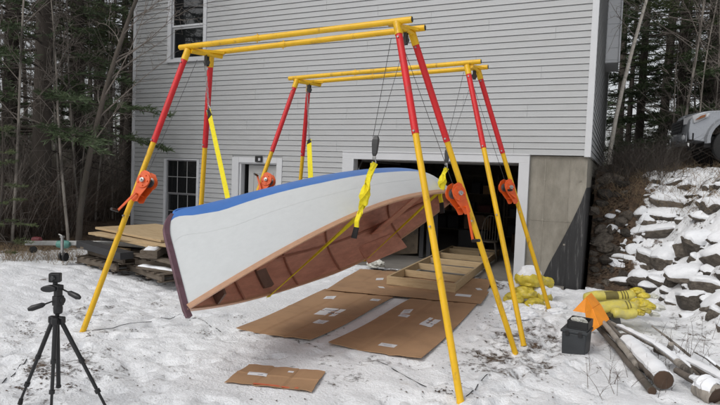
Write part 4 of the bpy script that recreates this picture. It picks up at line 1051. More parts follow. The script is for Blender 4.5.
# ------------------------------------------------------------------ tool box, orange chute, yellow rolls, heap of bags
tb = (at_z(556, 348, .03) + at_z(583, 353, .03)) / 2 + Vector((.06, .12, 0))
gzb = gz(tb.x, tb.y) - .02
t = thing('tool_box', 'dark grey plastic tool box with open tray on snow', 'tool box', (tb.x, tb.y, gzb), R(-8)); X = WM[t] @ Matrix.Diagonal((.84, .84, .98, 1))
m = MB(); m.X = X
m.loft([[(sx * w_, sy * d_, zz) for sx, sy in ((-1, -1), (1, -1), (1, 1), (-1, 1))] for w_, d_, zz in ((.142, .176, -.03), (.152, .185, .25))]); body = m.build('body', M['toolgrey'], t, bevel=.012)
m = MB(); m.X = X; m.box((0, 0, .267), (.335, .40, .03)); m.box((0, 0, .285), (.30, .37, .02)); m.build('rim', M['toolgrey'], t, bevel=.006)
m = MB(); m.X = X
tx0, tx1, ty0, ty1 = -.10, .165, -.15, .17
m.bx(tx0, tx1, ty0, ty1, .296, .304)
for a in ((tx0, tx0 + .012, ty0, ty1), (tx1 - .012, tx1, ty0, ty1), (tx0 + .012, tx1 - .012, ty0, ty0 + .012), (tx0 + .012, tx1 - .012, ty1 - .012, ty1)): m.bx(*a, .304, .385)
m.build('tray', M['blackplastic'], t, bevel=.004)
m = MB(); m.X = X
m.box((-.164, 0, .24), (.014, .06, .05)); m.build('latch', M['blackplastic'], t, bevel=.003)
for sx in (-.08, .08): m = MB(); m.X = X; m.box((sx, -.196, .25), (.05, .014, .06)); m.build('latch', M['blackplastic'], t, bevel=.003)
m = MB(); m.add(*blob(X @ Vector((.02, .0, .37)), .055, 8, 3, .3, sq=(1.6, 1.0, .7), fold=4)); tag(m.build('crumpled_rag', M['polyfilm'], smooth=True), 'crumpled pale rag lying in the tool box tray', 'rag')

# orange plastic chute / hopper lying open
oc = at_z(586, 328, .05)
t = thing('orange_chute', 'bright orange folded plastic chute standing behind the tool box', 'chute', (oc.x, oc.y, 0))
def OP(x, y, d): return atd(x, y, d)
dd_ = (oc - CAM).dot(CF) - .45
q = [OP(573, 311, dd_ + .05), OP(586, 297.5, dd_ + .12), OP(592, 309, dd_ + .05), OP(599, 327, dd_ - .1), OP(588, 334, dd_ - .15), OP(585, 313, dd_ - .02), OP(572, 312.5, dd_ + .0)]
m = MB(); m.prism([q[0], q[1], q[2], q[5]], CF * .012); m.build('folded_flap', M['tarpor'], t, bevel=.003)
m = MB(); m.prism([q[1], q[2], q[3], q[4], q[5]], CF * .012 + Vector((.01, 0, 0))); m.build('side_panel', M['tarpor'], t, bevel=.003)
m = MB(); m.prism([q[2], q[3], q[3] + Vector((.10, .22, .05)), q[2] + Vector((.08, .2, .03))], Vector((.006, 0, .006))); m.build('side_panel', M['tarpor'], t, bevel=.002)
m = MB(); m.prism([q[1], q[2], q[2] + Vector((.08, .2, .03)), q[1] + Vector((.05, .2, .02))], Vector((.0, 0, .010))); m.build('side_panel', M['tarpor'], t, bevel=.002)
# black plastic sheet beside it
bc = at_z(612, 326, .05); dbk = (bc - CAM).dot(CF)
m = MB(); rr = random.Random(5)
pts = [OP(598, 317, dbk), OP(606, 312, dbk + .1), OP(617, 308.5, dbk + .15), OP(620, 318, dbk + .1), OP(622, 328, dbk), OP(612, 329, dbk - .1), OP(602, 325, dbk - .05)]
cc_ = OP(610, 317, dbk - .18)
m.add(pts + [cc_] + [p + CF * .25 for p in pts], [(i, (i + 1) % 7, 7) for i in range(7)] + [(i, 8 + i, 8 + (i + 1) % 7, (i + 1) % 7) for i in range(7)] + [tuple(range(8, 15))])
tag(m.build('black_tarp', M['lampblack']), 'black folded tarp wedged beside the orange chute', 'tarp')

def wrapped_roll(label, pa, pb, rad, band, seed):
    pa = Vector(pa); pb = Vector(pb); d = (pb - pa).normalized(); L_ = (pb - pa).length
    t = thing('wrapped_roll', label, 'roll', tuple((pa + pb) / 2 - Vector((0, 0, rad))), 0, 'long yellow plastic wrapped rolls')
    e1 = d.cross(Vector((0, 0, 1))).normalized(); e2 = e1.cross(d)
    rr = random.Random(seed); n = 16; rings = []
    prof = [(0, .45), (.02, .8), (.08, .97), (.2, 1), (.35, .97), (.5, 1.02), (.65, .97), (.8, 1.0), (.88, .9), (.93, .62), (.96, .42)]
    for u_, s_ in prof:
        c_ = pa.lerp(pb, u_) + Vector((0, 0, -.012 * math.sin(u_ * 9 + seed)))
        rings.append([c_ + (e1 * math.cos(2 * math.pi * k / n) * 1.08 + e2 * math.sin(2 * math.pi * k / n) * .92) * rad * s_ * (1 + .05 * math.sin(5 * k + seed + u_ * 20)) for k in range(n)])
    m = MB(); m.loft(rings); m.build('wrap', M['rollyellow'], t, smooth=True)
    for (u0, u1) in band:
        m = MB(); rg = []
        for q in range(5):
            u_ = u0 + (u1 - u0) * q / 4; c_ = pa.lerp(pb, u_)
            rg.append([c_ + (e1 * math.cos(a) * 1.08 + e2 * math.sin(a) * .92) * rad * 1.075 for a in [math.pi * (-.06 + .46 * k / 6) for k in range(7)]])
        m.loft(rg, cap=False, closed=False); m.build('printed_band', M['inkband'], t)
    for q in range(2):
        m = MB(); m.add(*blob(pb + d * (.0 + .085 * q) + Vector((0, rr.uniform(-.04, .04), rr.uniform(-.01, .05))), rad * (.95 - .1 * q), seed * 3 + q, 4, .30, sq=(1.2, 1.05, .72), fold=2.4)); m.build('knotted_end', M['bagyellow'], t, smooth=True)
    m = MB(); m.add(*blob(pb + d * .22 + Vector((0, 0, -.02)), rad * .7, seed * 3 + 5, 4, .35, sq=(1.3, 1, .7), fold=4)); m.build('loose_film', M['polyfilm'], t, smooth=True)
    return t
ra = at_z(584, 318, .10); rb = at_z(636, 316, .10)
dr = (ra - CAM).dot(CF)
wrapped_roll('upper yellow wrapped roll with a dark printed band', atd(584, 297.5, dr + .35), atd(637, 295.5, dr + .35), .085, [(.36, .60), (.66, .68), (.71, .73), (.76, .78)], 2)
wrapped_roll('lower yellow wrapped roll beside the orange chute', atd(588, 309, dr), atd(640, 307, dr), .105, [(.68, .70), (.74, .76)], 6)
wrapped_roll('short yellow wrapped roll on the snow at bottom of pile', atd(612, 313.5, dr - .2), atd(638, 313.5, dr - .2), .07, [], 9)

bags = [(529, 279, .19, 'topmost yellow bag of the heap, capped with snow', True), (514, 300, .15, 'left yellow bag of the heap by the leg', False), (527, 293, .16, 'crumpled yellow bag under the snow capped one', False), (541, 297, .15, 'right yellow bag of the heap behind the far leg', False),
        (545, 283, .13, 'slim yellow bag leaning on the concrete behind the leg', False), (535, 305, .13, 'lowest yellow bag at the front of the heap', False), (518, 289, .12, 'small yellow bag on the left of the heap', False), (509, 306, .10, 'flattened yellow bag at the left foot of heap', False)]
for i, (bx_, by_, br, lab, sn) in enumerate(bags):
    Y_ = (8.9, 8.75, 8.85, 8.9, 9.3, 8.65, 9.1, 8.7)[i]
    p = at_y(bx_, by_, Y_)
    t = thing('yellow_bag', lab, 'bag', (p.x, p.y, p.z - br * .7), 0, 'heap of yellow plastic bags at the garage corner')
    V_, F_ = blob(p, br * .92, 40 + i, 4, .22, sq=(1.2, .95, .9), fold=2.6)
    m = MB(); m.add(V_, F_); m.build('sack', M['bagyellow'], t, smooth=True)
    if sn or i in (3, 6):
        m = MB(); c0 = p + Vector((0, 0, .01))
        V2 = []
        for v in V_:
            n_ = (v - p); up = max(0, n_.z / br); k_ = sst(.15, .6, up); V2.append(v + Vector((0, 0, 1)) * float(.055 * k_) - n_ * float(.10 * (1 - k_)))
        m.add(V2, F_); m.build('snow_cap', M['snowcap'], t, smooth=True)
# snow lumps round the heap
m = MB(); rr = random.Random(8)
for i in range(16):
    p = at_z(rr.uniform(496, 560), rr.uniform(302, 318), .03)
    m.add(*blob((p.x, p.y, .02), rr.uniform(.05, .11), 90 + i, 2, .3, sq=(1.3, 1, .6), fold=4))
o = m.build('snow_lumps', M['snowcap'], smooth=True, kind='stuff'); tag(o, 'lumpy snow shovelled round the yellow bags', 'snow')

# ------------------------------------------------------------------ logs
def log(label, pts, rad, snow, grp, end=True, mt='bark', seed=0, cat='log', name='log'):
    pts = [Vector(p) for p in pts]
    t = thing(name, label, cat, tuple(pts[0] - Vector((0, 0, rad[0]))), 0, grp)
    n = 12; m = MB(); fine = []; rf = []
    K = 18
    for i in range(K + 1):
        u_ = i / K * (len(pts) - 1); a = min(int(u_), len(pts) - 2); f_ = u_ - a
        fine.append(pts[a].lerp(pts[a + 1], f_) + Vector((math.sin(i * 1.3 + seed), math.cos(i * .9 + seed), math.sin(i * .7))) * rad[0] * .05)
        r_ = rad[a] + (rad[a + 1] - rad[a]) * f_ if len(rad) > 1 else rad[0]; rf.append(r_ * (1 + .07 * math.sin(i * 2.1 + seed)))
    m.tube(fine, rf, n); m.build('trunk', M[mt], t, smooth=True)
    if end:
        d = (fine[0] - fine[1]).normalized(); m = MB(); m.lathe(fine[0], [(rf[0] * .93, 0), (rf[0] * .9, .006), (rf[0] * .3, .008)], 16, d); m.build('cut_end', M['logend'], t)
    if snow:
        rings = []
        for i in range(K + 1):
            if not (snow[0] <= i / K <= snow[1]): continue
            d = (fine[min(i + 1, K)] - fine[max(i - 1, 0)]).normalized(); e1 = d.cross(Vector((0, 0, 1))).normalized(); e2 = e1.cross(d); ed = .35 if (i / K - snow[0] < .06 or snow[1] - i / K < .06) else 1
            ww = 1.0 + .18 * math.sin(i * 2.7 + seed)
            ring = []
            for k in range(9):
                a = math.pi * (.10 + .80 * k / 8); th_ = (.012 + .22 * rf[i] * math.sin(a)) * ed * ww
                ring.append(fine[i] + (e1 * math.cos(a) + e2 * math.sin(a)) * (rf[i] * .98 + th_ * (0 if k in (0, 8) else 1)))
            rings.append(ring)
        m = MB(); m.loft(rings); m.build('snow_cover', M['snowcap'], t, smooth=True)
    return t
def gp(x, y, z): return at_z(x, y, z)
e0 = gp(663, 380, .14); e1_ = gp(624, 340, .13)
log('thick snow covered log with dark sawn end toward the viewer', [e0, e1_], [.084, .078], (.0, .97), None, seed=1, mt='bark')
log('long bare brown pole lying along the left of the thick log', [gp(652, 391, .06), gp(620, 352, .07), gp(596, 325, .10)], [.036, .033, .028], None, None, True, 'bark', 2, 'pole', 'pole')
log('grey pole propped from the log pile up to the orange chute', [gp(638, 366, .10), gp(612, 333, .20), gp(599, 317, .26)], [.034, .03, .026], None, None, False, 'barklight', 3, 'pole', 'pole')
log('crooked snow dusted branch behind the thick log', [gp(690, 372, .16), gp(655, 345, .20), gp(625, 330, .18), gp(606, 320, .14)], [.036, .034, .028, .02], (.1, .8), None, False, 'barklight', 4, 'branch', 'fallen_branch')
log('snow covered branch running off the right edge of view', [gp(735, 388, .18), gp(700, 368, .16), gp(678, 358, .14), gp(655, 350, .12)], [.05, .042, .034, .028], (.0, .9), None, False, 'bark', 5, 'branch', 'fallen_branch')
log('dark branch stub leaning under the snowy branch at right', [gp(738, 398, .10), gp(700, 384, .12), gp(676, 370, .14)], [.048, .04, .03], (.25, .7), None, False, 'bark', 6, 'branch', 'fallen_branch')
log('short mossy log butt with snow at the bottom right corner', [gp(716, 396, .12), gp(702, 388, .12)], [.10, .09], (.1, 1.0), None, True, 'barklight', 7)
log('small upright stump in the snow beside the log pile', [gp(671, 344, .24), gp(670, 348, .0)], [.022, .034], None, None, False, 'barklight', 8, 'stump', 'stump')
log('thin dark branch curving over the snow above the logs', [gp(662, 349, .10), gp(650, 343, .14), gp(642, 340, .08)], [.022, .02, .012], (.2, .9), None, False, 'bark', 9, 'branch', 'fallen_branch')

for q_, (lab_, pts_, r_) in enumerate((
    ('slim dark stick crossing the snow right of the thick log', [(700, 376, .10), (682, 360, .16), (668, 352, .06)], (.018, .014, .008)),
    ('slim pale stick leaning on the crooked branch', [(690, 356, .04), (668, 338, .16), (652, 326, .10)], (.016, .013, .008)),
    ('thin dark stick fanning out behind the tool box poles', [(628, 345, .16), (608, 322, .24), (601, 308, .34)], (.022, .018, .012)),
    ('thin dark stick low in front of the black tarp', [(622, 345, .05), (606, 330, .12), (592, 318, .10)], (.024, .02, .014)),
    ('curved twig at right edge above the snowy branch', [(724, 372, .12), (706, 358, .2), (694, 352, .05)], (.014, .011, .006)))):
    log(lab_, [gp(*p_) for p_ in pts_], list(r_), (.2, .8) if q_ in (0, 4) else None, None, False, 'bark' if q_ != 1 else 'barklight', 20 + q_, 'stick', 'fallen_stick')
# ------------------------------------------------------------------ cords in the snow
def cord(label, pxs, r=.0042):
    pts = []
    for (a, b) in zip(pxs[:-1], pxs[1:]):
        pa, pb = gp(*a, .06), gp(*b, .06); n_ = max(4, int((pb - pa).length / .12))
        for i in range(n_): p = pa.lerp(pb, i / n_); x_ = p.x + .006 * math.sin(i * 1.1); pts.append(Vector((x_, p.y, gz(x_, p.y) + .001)))
    m = MB(); m.tube(pts, r, 5); tag(m.build('cord', M['strapend']), label, 'cord', 'dark cords on the snow between the feet')
cord('dark cord on snow from the right carton to near leg foot', [(372, 358), (400, 374), (436, 395)])
cord('dark cord on snow from near leg foot up to the right', [(466, 398), (478, 384), (492, 369)])
cord('dark cord on snow from the left leg foot toward the stem', [(92, 334), (130, 325), (180, 313), (200, 318), (226, 333)])
cord('dark cord on snow at the left edge behind the tripod', [(-4, 388), (15, 375), (32, 359)])

# ------------------------------------------------------------------ rocks on the bank
rock_meshes = []
for s_ in range(10):
    rr = random.Random(100 + s_); bm = bmesh.new()
    flat = rr.uniform(.6, .9)
    for _ in range(22):
        v = Vector((rr.gauss(0, 1), rr.gauss(0, 1), rr.gauss(0, 1))).normalized(); k = rr.uniform(.82, 1.05); bm.verts.new((v.x * k, v.y * .85 * k, v.z * flat * k))
    bmesh.ops.convex_hull(bm, input=bm.verts)
    bmesh.ops.delete(bm, geom=[v for v in bm.verts if not v.link_faces], context='VERTS')
    for it in range(2):
        bmesh.ops.subdivide_edges(bm, edges=[e for e in bm.edges if e.calc_length() > (.3 if it == 0 else .22)], cuts=1, use_grid_fill=True)
        bmesh.ops.triangulate(bm, faces=bm.faces[:])
    bmesh.ops.smooth_vert(bm, verts=bm.verts[:], factor=.15, use_axis_x=True, use_axis_y=True, use_axis_z=True)
    for v in bm.verts:
        k = fbm(v.co.x * 2.2 + 9 * s_, v.co.y * 2.2 + v.co.z * 1.7, s_, 3); v.co *= 1 + .30 * (float(k) - .45)
    bmesh.ops.recalc_face_normals(bm, faces=bm.faces[:])
    me = bpy.data.meshes.new('stone'); bm.to_mesh(me); me.materials.append(M['rock'])
    me.polygons.foreach_set('use_smooth', [True] * len(me.polygons)); me.set_sharp_from_angle(angle=R(32))
    cap = bmesh.new(); cap.from_mesh(me)
    bmesh.ops.smooth_vert(cap, verts=cap.verts[:], factor=.5, use_axis_x=True, use_axis_y=True, use_axis_z=True)
    cap.normal_update()
    nrm = [v.normal.copy() for v in cap.verts]
    for v, n_ in zip(cap.verts, nrm):
        edge = float(fbm(v.co.x * 2.4 + s_, v.co.y * 2.4 + 5, 77, 3)) - .45
        k = float(sst(-.12, .40, n_.z + 1.6 * edge + .2 * v.co.z)); v.co += Vector((0, 0, 1)) * (.16 * k) + n_ * (.06 * k) - n_ * (.12 * (1 - k))
    bmesh.ops.smooth_vert(cap, verts=cap.verts[:], factor=.4, use_axis_x=True, use_axis_y=True, use_axis_z=True)
    mc = bpy.data.meshes.new('snow_cap'); cap.to_mesh(mc); mc.materials.append(M['snowcap'])
    mc.polygons.foreach_set('use_smooth', [True] * len(mc.polygons)); cap.free(); bm.free()
    rock_meshes.append((me, mc))
def rock(label, p, size, seed, snow=True, group=None, rz=None, name='boulder', sq=(1, 1, 1)):
    rr = random.Random(seed); me, mc = rock_meshes[seed % 10]
    o = bpy.data.objects.new(name, me); COL.objects.link(o)
    o.location = p; o.rotation_euler = (rr.uniform(-.3, .3), rr.uniform(-.3, .3), rr.uniform(0, 6.28) if rz is None else rz); o.scale = (size * sq[0], size * sq[1], size * sq[2])
    tag(o, label, 'rock', group)
    if snow:
        c_ = bpy.data.objects.new('snow_cap', mc); COL.objects.link(c_); c_.parent = o; c_.scale = (1.02, 1.02, 1.0)
    return o
_T = np.arange(6.0, 22, .04)
def on_bank(x, y):
    """where the view line through a pixel meets the bank"""
    d = ray(x, y); hh = hgt(CAM.x + d.x * _T, CAM.y + d.y * _T); k = np.where(CAM.z + d.z * _T < hh)[0]
    return CAM + d * float(_T[k[0]]) if len(k) else None
hero = [(657, 232, .36, 'long flat topped slab with thin snow near the middle of the bank', (1.5, .8, .75)), (669, 216, .34, 'broad brown slab standing above the flat topped one', (1.6, .7, .7)), (693, 247, .33, 'rounded snow hooded boulder at right of the flat slab', (1.2, .9, .9)),
        (694, 275, .36, 'big boulder with heavy snow at the right foot of bank', (1.2, .9, .8)), (655, 262, .34, 'dark boulder under a wide snow sheet in the bank middle', (1.5, .9, .8)), (645, 281, .30, 'dark hollow faced boulder above the yellow rolls', (1.2, 1, .9)),
        (618, 283, .26, 'snow heaped boulder at the left foot of bank', (1.3, .9, .7)), (676, 192, .17, 'small bare brown stone high on the bank', (1.4, .8, .7)), (687, 188, .14, 'small dark stone beside the bare brown one high on bank', (1.3, .8, .7)), (712, 290, .30, 'dark boulder with snow cap at lower right edge', (1.2, 1, 1)),
        (633, 253, .22, 'upright snow dusted stone left of the flat slab', (.8, .8, 1.3)), (708, 215, .24, 'flat stone under snow at right edge of the bank', (1.3, 1, .6)), (716, 256, .26, 'rounded boulder at the right edge halfway down', (1, 1, 1)), (662, 283, .22, 'small snow tipped stone right of the dark hollow boulder', (1.2, .9, .8))]
used = []
for i, (x, y, s_, lab, sq) in enumerate(hero):
    p = on_bank(x, y)
    if p is None: continue
    rock(lab, p + Vector((0, .06, -.03)), s_, 200 + i * 3, 'bare' not in lab and 'small dark' not in lab, None, (i * .4) % .8 - .4, sq=sq); used.append((x, y, s_ * 40))
rr = random.Random(31)
cnt = 0; rub = []
for _ in range(900):
    x = rr.uniform(612, 800); y = rr.uniform(176, 300 + (x - 640) * .25)
    dx_ = (3 + 14 * rr.random() ** 2.4) if y > 198 else rr.uniform(2.5, 6)
    if x < 640 and y < 205: continue
    if any(math.hypot(x - a, (y - b) * 1.3) < (c_ + dx_) * .50 for a, b, c_ in used): continue
    p = on_bank(x, y)
    if p is None or float(emb(p.x, p.y)) < .05: continue
    rub.append((x, y, dx_, rock('x', p + Vector((0, .03, (-.002 - .011 * rr.random()) * dx_)), dx_ / 40 * p.y / 10.5, rr.randint(0, 9999), True, 'snow capped rubble stones of the bank', sq=(rr.uniform(.9, 1.6), rr.uniform(.8, 1.0), rr.uniform(.7, 1.15))))); used.append((x, y, dx_)); cnt += 1
    if cnt > 175: break
hero_short = [(h[0], h[1], n_) for h, n_ in zip(hero, ('flat slab', 'broad brown slab', 'hooded boulder', 'big foot boulder', 'sheeted dark boulder', 'hollow faced boulder', 'snow heaped boulder', 'bare brown stone', 'small dark stone', 'lower right boulder', 'upright snow dusted stone', 'flat edge stone', 'rounded edge boulder', 'snow tipped stone'))]
lab_n = {}
for (x, y, dx_, o) in sorted(rub, key=lambda r_: min(math.hypot(r_[0] - h[0], r_[1] - h[1]) for h in hero_short)):
    h = min(hero_short, key=lambda h: math.hypot(x - h[0], y - h[1])); an = math.degrees(math.atan2(h[1] - y, x - h[0])) % 360
    dn = ('right of', 'up and right of', 'above', 'up and left of', 'left of', 'down and left of', 'below', 'down and right of')[int((an + 22.5) // 45) % 8]
    sz = 'small' if dx_ < 6 else ('large' if dx_ > 9.5 else 'middling'); k_ = (dn, h[2]); lab_n[k_] = lab_n.get(k_, 0) + 1
    rank = ('nearest', 'second', 'third', 'fourth', 'fifth', 'sixth', 'seventh', 'eighth', 'ninth', 'tenth', 'eleventh', 'twelfth', 'thirteenth', 'fourteenth', 'fifteenth')[min(lab_n[k_] - 1, 14)]
    o['label'] = f'{sz} snowy stone, {rank} one {dn} the {h[2]}'
cnt = 0
for _ in range(400):
    x = rr.uniform(592, 628); y = rr.uniform(172, 288)
    if x < 592 + (y < 240) * 2: continue
    dx_ = rr.uniform(3, 10)
    if any(math.hypot(x - a, (y - b) * 1.3) < (c_ + dx_) * .62 for a, b, c_ in used): continue
    p = on_bank(x, y)
    if p is None: continue
    rock('dark bare rubble stone in shadow beside the foundation', p + Vector((0, .03, -.02)), dx_ / 40 * p.y / 10.5, rr.randint(0, 9999), False, 'dark bare stones beside the foundation', sq=(1.2, .9, .8)); used.append((x, y, dx_)); cnt += 1
    if cnt > 60: break

# ------------------------------------------------------------------ pickup truck on the upper drive
tpos = Vector((.92, 12.35, 0)); hd_ = R(180 + 7)      # heading: front points to -x and a little towards the viewer
TL = 5.3
fwd = Vector((math.cos(hd_), math.sin(hd_), 0))
tz0 = 2.38
front = at_y(690, 135, 14.2)
tc_ = Vector((front.x, front.y, tz0)) - fwd * (TL / 2 - .1) - Vector((-math.sin(hd_), math.cos(hd_), 0)) * .80
t = thing('pickup_truck', 'silver grey pickup truck parked on the upper drive', 'truck', tuple(tc_), hd_); X = WM[t]
HWd = .93; FX, RX = TL / 2 - .92, -TL / 2 + 1.13
def arch(cx, r, z0, n=9, rev=False): return [(cx + r * math.cos(a), z0 + r * math.sin(a)) for a in [math.pi * i / n for i in range(n + 1)]]
prof = [(TL / 2 - .02, .52), (TL / 2, .72), (TL / 2 - .02, .95), (TL / 2 - .10, 1.08), (TL / 2 - .35, 1.14), (TL / 2 - 1.35, 1.20), (RX + 1.35, 1.22), (RX + 1.30, 1.24), (-TL / 2 + .02, 1.24), (-TL / 2, .62), (-TL / 2 + .1, .55)]
prof += [(a, b) for a, b in arch(RX, .47, .50)[::-1]] + [(RX + .6, .42), (FX - .6, .42)] + [(a, b) for a, b in arch(FX, .47, .50)[::-1]] + [(TL / 2 - .38, .46)]
rings = []
def yv(x, z): 
    k = 1 - .16 * max(0, (x - (TL / 2 - .55)) / .55) ** 2; return HWd * k * (1 - .10 * max(0, (z - 1.0)) / .24)
m = MB(); m.X = X
ringsY = []
for sc_ in (-1, -.97, -.5, 0, .5, .97, 1):
    ringsY.append([Vector((x - (.07 * abs(sc_) ** 3 if x > TL / 2 - .4 else 0), yv(x, z) * sc_, z + (.035 * (1 - sc_ * sc_) if z > 1.05 and x > .8 else 0) - (.015 if abs(sc_) == 1 and z > 1.05 else 0))) for x, z in prof])
m.loft(ringsY); body = m.build('body', M['truck'], t, smooth=True, bevel=.012)
m = MB(); m.X = X   # cab
cab = [(FX - .62, 1.20), (FX - 1.25, 1.74), (FX - 1.6, 1.80), (RX + 1.55, 1.78), (RX + 1.36, 1.21)]
m.loft([[Vector((x, yv(x, 1.0) * sc_ * (1 - .18 * (z - 1.2) / .6), z)) for x, z in cab] for sc_ in (-.98, 0, .98)]); m.build('cab', M['truck'], t, smooth=True, bevel=.02)
for sg in (-1, 1):
    m = MB(); m.X = X; w_ = [(FX - .80, 1.26), (FX - 1.30, 1.69), (RX + 1.60, 1.70), (RX + 1.48, 1.26)]
    m.prism([(x, sg * (yv(x, 1.0) * .98 * (1 - .18 * (z - 1.2) / .6) + .003), z) for x, z in w_], (0, -.01 * sg, 0)); m.build('side_window', M['glass'], t)
m = MB(); m.X = X; m.prism([(FX - .66 + .004, -.76, 1.245), (FX - .66 + .004, .76, 1.245), (FX - 1.22 + .012, .66, 1.715), (FX - 1.22 + .012, -.66, 1.715)], (.006, 0, .006)); m.build('windscreen', M['glass'], t)
m = MB(); m.X = X; m.loft([[Vector((x, y, z)) for x, y, z in ((TL / 2 - .03, yy, .45), (TL / 2 + .05 - .10 * (yy / .8) ** 2, yy, .50), (TL / 2 + .06 - .10 * (yy / .8) ** 2, yy, .64), (TL / 2 - .03, yy, .68))] for yy in (-.80, -.6, -.3, 0, .3, .6, .80)]); bmp = m.build('bumper', M['truck'], t, smooth=True, bevel=.01)
m = MB(); m.X = X; m.loft([[Vector((x, y, z)) for x, y, z in ((TL / 2 - .1, yy, .36), (TL / 2 + .03 - .10 * (yy / .8) ** 2, yy, .38), (TL / 2 + .045 - .10 * (yy / .8) ** 2, yy, .448), (TL / 2 - .1, yy, .448))] for yy in (-.80, -.5, 0, .5, .80)]); m.build('valance', M['chrome'], bmp, bevel=.006)
m = MB(); m.X = X; m.prism([(TL / 2 + .004, -.46, .70), (TL / 2 + .004, .46, .70), (TL / 2 - .012, .54, .99), (TL / 2 - .012, -.54, .99)], (.022, 0, .0)); gr = m.build('grille', M['blackplastic'], t, bevel=.01)
m = MB(); m.X = X
for k in range(4): m.beam((TL / 2 + .03 - k * .003, -.46, .74 + k * .065), (TL / 2 + .03 - k * .003, .46, .74 + k * .065), .012, .016)
m.build('grille_bar', M['lampblack'], gr)
for sg in (-1, 1):
    m = MB(); m.X = X
    pts_ = [(TL / 2 - .045, .53 * sg, .86), (TL / 2 - .05, .53 * sg, 1.0), (TL / 2 - .16, .78 * sg, 1.05), (TL / 2 - .45, .905 * sg, 1.085), (TL / 2 - .40, .925 * sg, 1.0), (TL / 2 - .20, .835 * sg, .88)]
    m.add([Vector(p) for p in pts_] + [Vector(p) + Vector((.04, .02 * sg, .0)) for p in pts_], [(0, 1, 2, 5), (5, 2, 3, 4), (6, 11, 8, 7), (11, 10, 9, 8)] + [(i, (i + 1) % 6, 6 + (i + 1) % 6, 6 + i) for i in range(6)])
    hl = m.build('headlight', M['lamp'], t, bevel=.006)
    m = MB(); m.X = X; q_ = [(TL / 2 - .19, .855 * sg, .93), (TL / 2 - .30, .905 * sg, 1.03), (TL / 2 - .39, .935 * sg, 1.06), (TL / 2 - .36, .95 * sg, 1.0)]
    m.prism([Vector(p) + Vector((.035, .008 * sg, 0)) for p in q_], (.004, .012 * sg, .0)); m.build('turn_signal', M['amber'], hl)
    m = MB(); m.X = X; m.lathe((TL / 2 - .02, .64 * sg, .57), [(.06, 0), (.06, .02), (.045, .03)], 12, (1, .25 * sg, 0)); m.build('fog_light', M['lamp'], t)
    m = MB(); m.X = X; m.prism([(TL / 2 - .05, .56 * sg, .50), (TL / 2 - .03, .56 * sg, .66), (TL / 2 - .2, .80 * sg, .66), (TL / 2 - .2, .80 * sg, .50)], (.045, .03 * sg, 0)); m.build('fog_light_bezel', M['blackplastic'], t)
    m = MB(); m.X = X; m.loft([[Vector((FX - .76, sg * y_, 1.22)) + Vector((x_, 0, z_)) for x_, z_ in ((-.08, 0), (.06, .02), (.06, .16), (-.08, .18))] for y_ in (.88, .95, 1.08)]); m.build('mirror', M['truck'], t, bevel=.02)
    for cx in (FX, RX):
        m = MB(); m.X = X; rg = []
        for i in range(15):
            a = math.pi * (-.04 + 1.08 * i / 14); rg.append([Vector((cx + r_ * math.cos(a), sg * y_, .50 + r_ * math.sin(a))) for r_, y_ in ((.46, .88), (.46, .965), (.53, .97), (.565, .925), (.55, .88))])
        m.loft(rg); m.build('fender_flare', M['truck'], t, smooth=True)
        m = MB(); m.X = X; m.lathe((cx, sg * .93, .385), [(.22, 0), (.34, -.0), (.385, -.03), (.39, -.10), (.385, -.20), (.34, -.235), (.2, -.235)], 24, (0, sg, 0)); wh = m.build('wheel', M['rubber'], t, smooth=True)
        m = MB(); m.X = X; m.lathe((cx, sg * .936, .385), [(.235, 0), (.225, -.03), (.06, -.02), (.05, .0), (.03, .005)], 20, (0, sg, 0)); m.build('rim', M['steel'], wh)
m = MB(); m.X = X; m.bx(-TL / 2 + .2, TL / 2 - .4, -.72, .72, .36, .6); m.build('chassis', M['blackplastic'], t)

# ------------------------------------------------------------------ trees
def tube_np(pts, rad, n):
    pts = np.asarray(pts, float); rad = np.asarray(rad, float)
    d = np.gradient(pts, axis=0); d /= np.linalg.norm(d, axis=1)[:, None] + 1e-9
    ref = np.where(np.abs(d[:, 2:3]) < .85, np.array([[0, 0, 1.]]), np.array([[1., 0, 0]]))
    a = np.cross(d, ref); a /= np.linalg.norm(a, axis=1)[:, None] + 1e-9; b = np.cross(d, a)
    an = np.arange(n) * 2 * np.pi / n
    V_ = (pts[:, None] + (a[:, None] * np.cos(an)[None, :, None] + b[:, None] * np.sin(an)[None, :, None]) * rad[:, None, None]).reshape(-1, 3)
    i = np.arange(len(pts) - 1)[:, None] * n; j = np.arange(n)[None, :]; k = (j + 1) % n
    F_ = np.stack([i + j, i + k, i + n + k, i + n + j], -1).reshape(-1, 4)
    return V_, F_
class NB:
    def __init__(s): s.V = []; s.F = []; s.n = 0
    def add(s, V_, F_): s.V.append(V_); s.F.append(F_ + s.n); s.n += len(V_)
    def mesh(s, name, m):
        V_ = np.concatenate(s.V); F_ = np.concatenate(s.F)
        me = bpy.data.meshes.new(name); me.vertices.add(len(V_)); me.vertices.foreach_set('co', V_.astype(np.float32).ravel())
        me.loops.add(F_.size); me.loops.foreach_set('vertex_index', F_.astype(np.int32).ravel()); me.polygons.add(len(F_)); me.polygons.foreach_set('loop_start', np.arange(len(F_), dtype=np.int32) * 4)
        me.update(calc_edges=True); me.materials.append(m); return me
def sprays(P, D, ln, wd, g):
    """needle sprays: lozenge quads at points P along directions D"""
    P = np.asarray(P); D = np.asarray(D); k = len(P)
    rnd = g.normal(size=(k, 3)); s = np.cross(D, rnd); s /= np.linalg.norm(s, axis=1)[:, None] + 1e-9
    ln = ln * g.uniform(.6, 1.3, (k, 1)); wd = wd * g.uniform(.6, 1.3, (k, 1))
    V_ = np.stack([P, P + D * ln * .45 + s * wd, P + D * ln, P + D * ln * .5 - s * wd], 1).reshape(-1, 3)
    return V_, np.arange(4 * k).reshape(-1, 4)
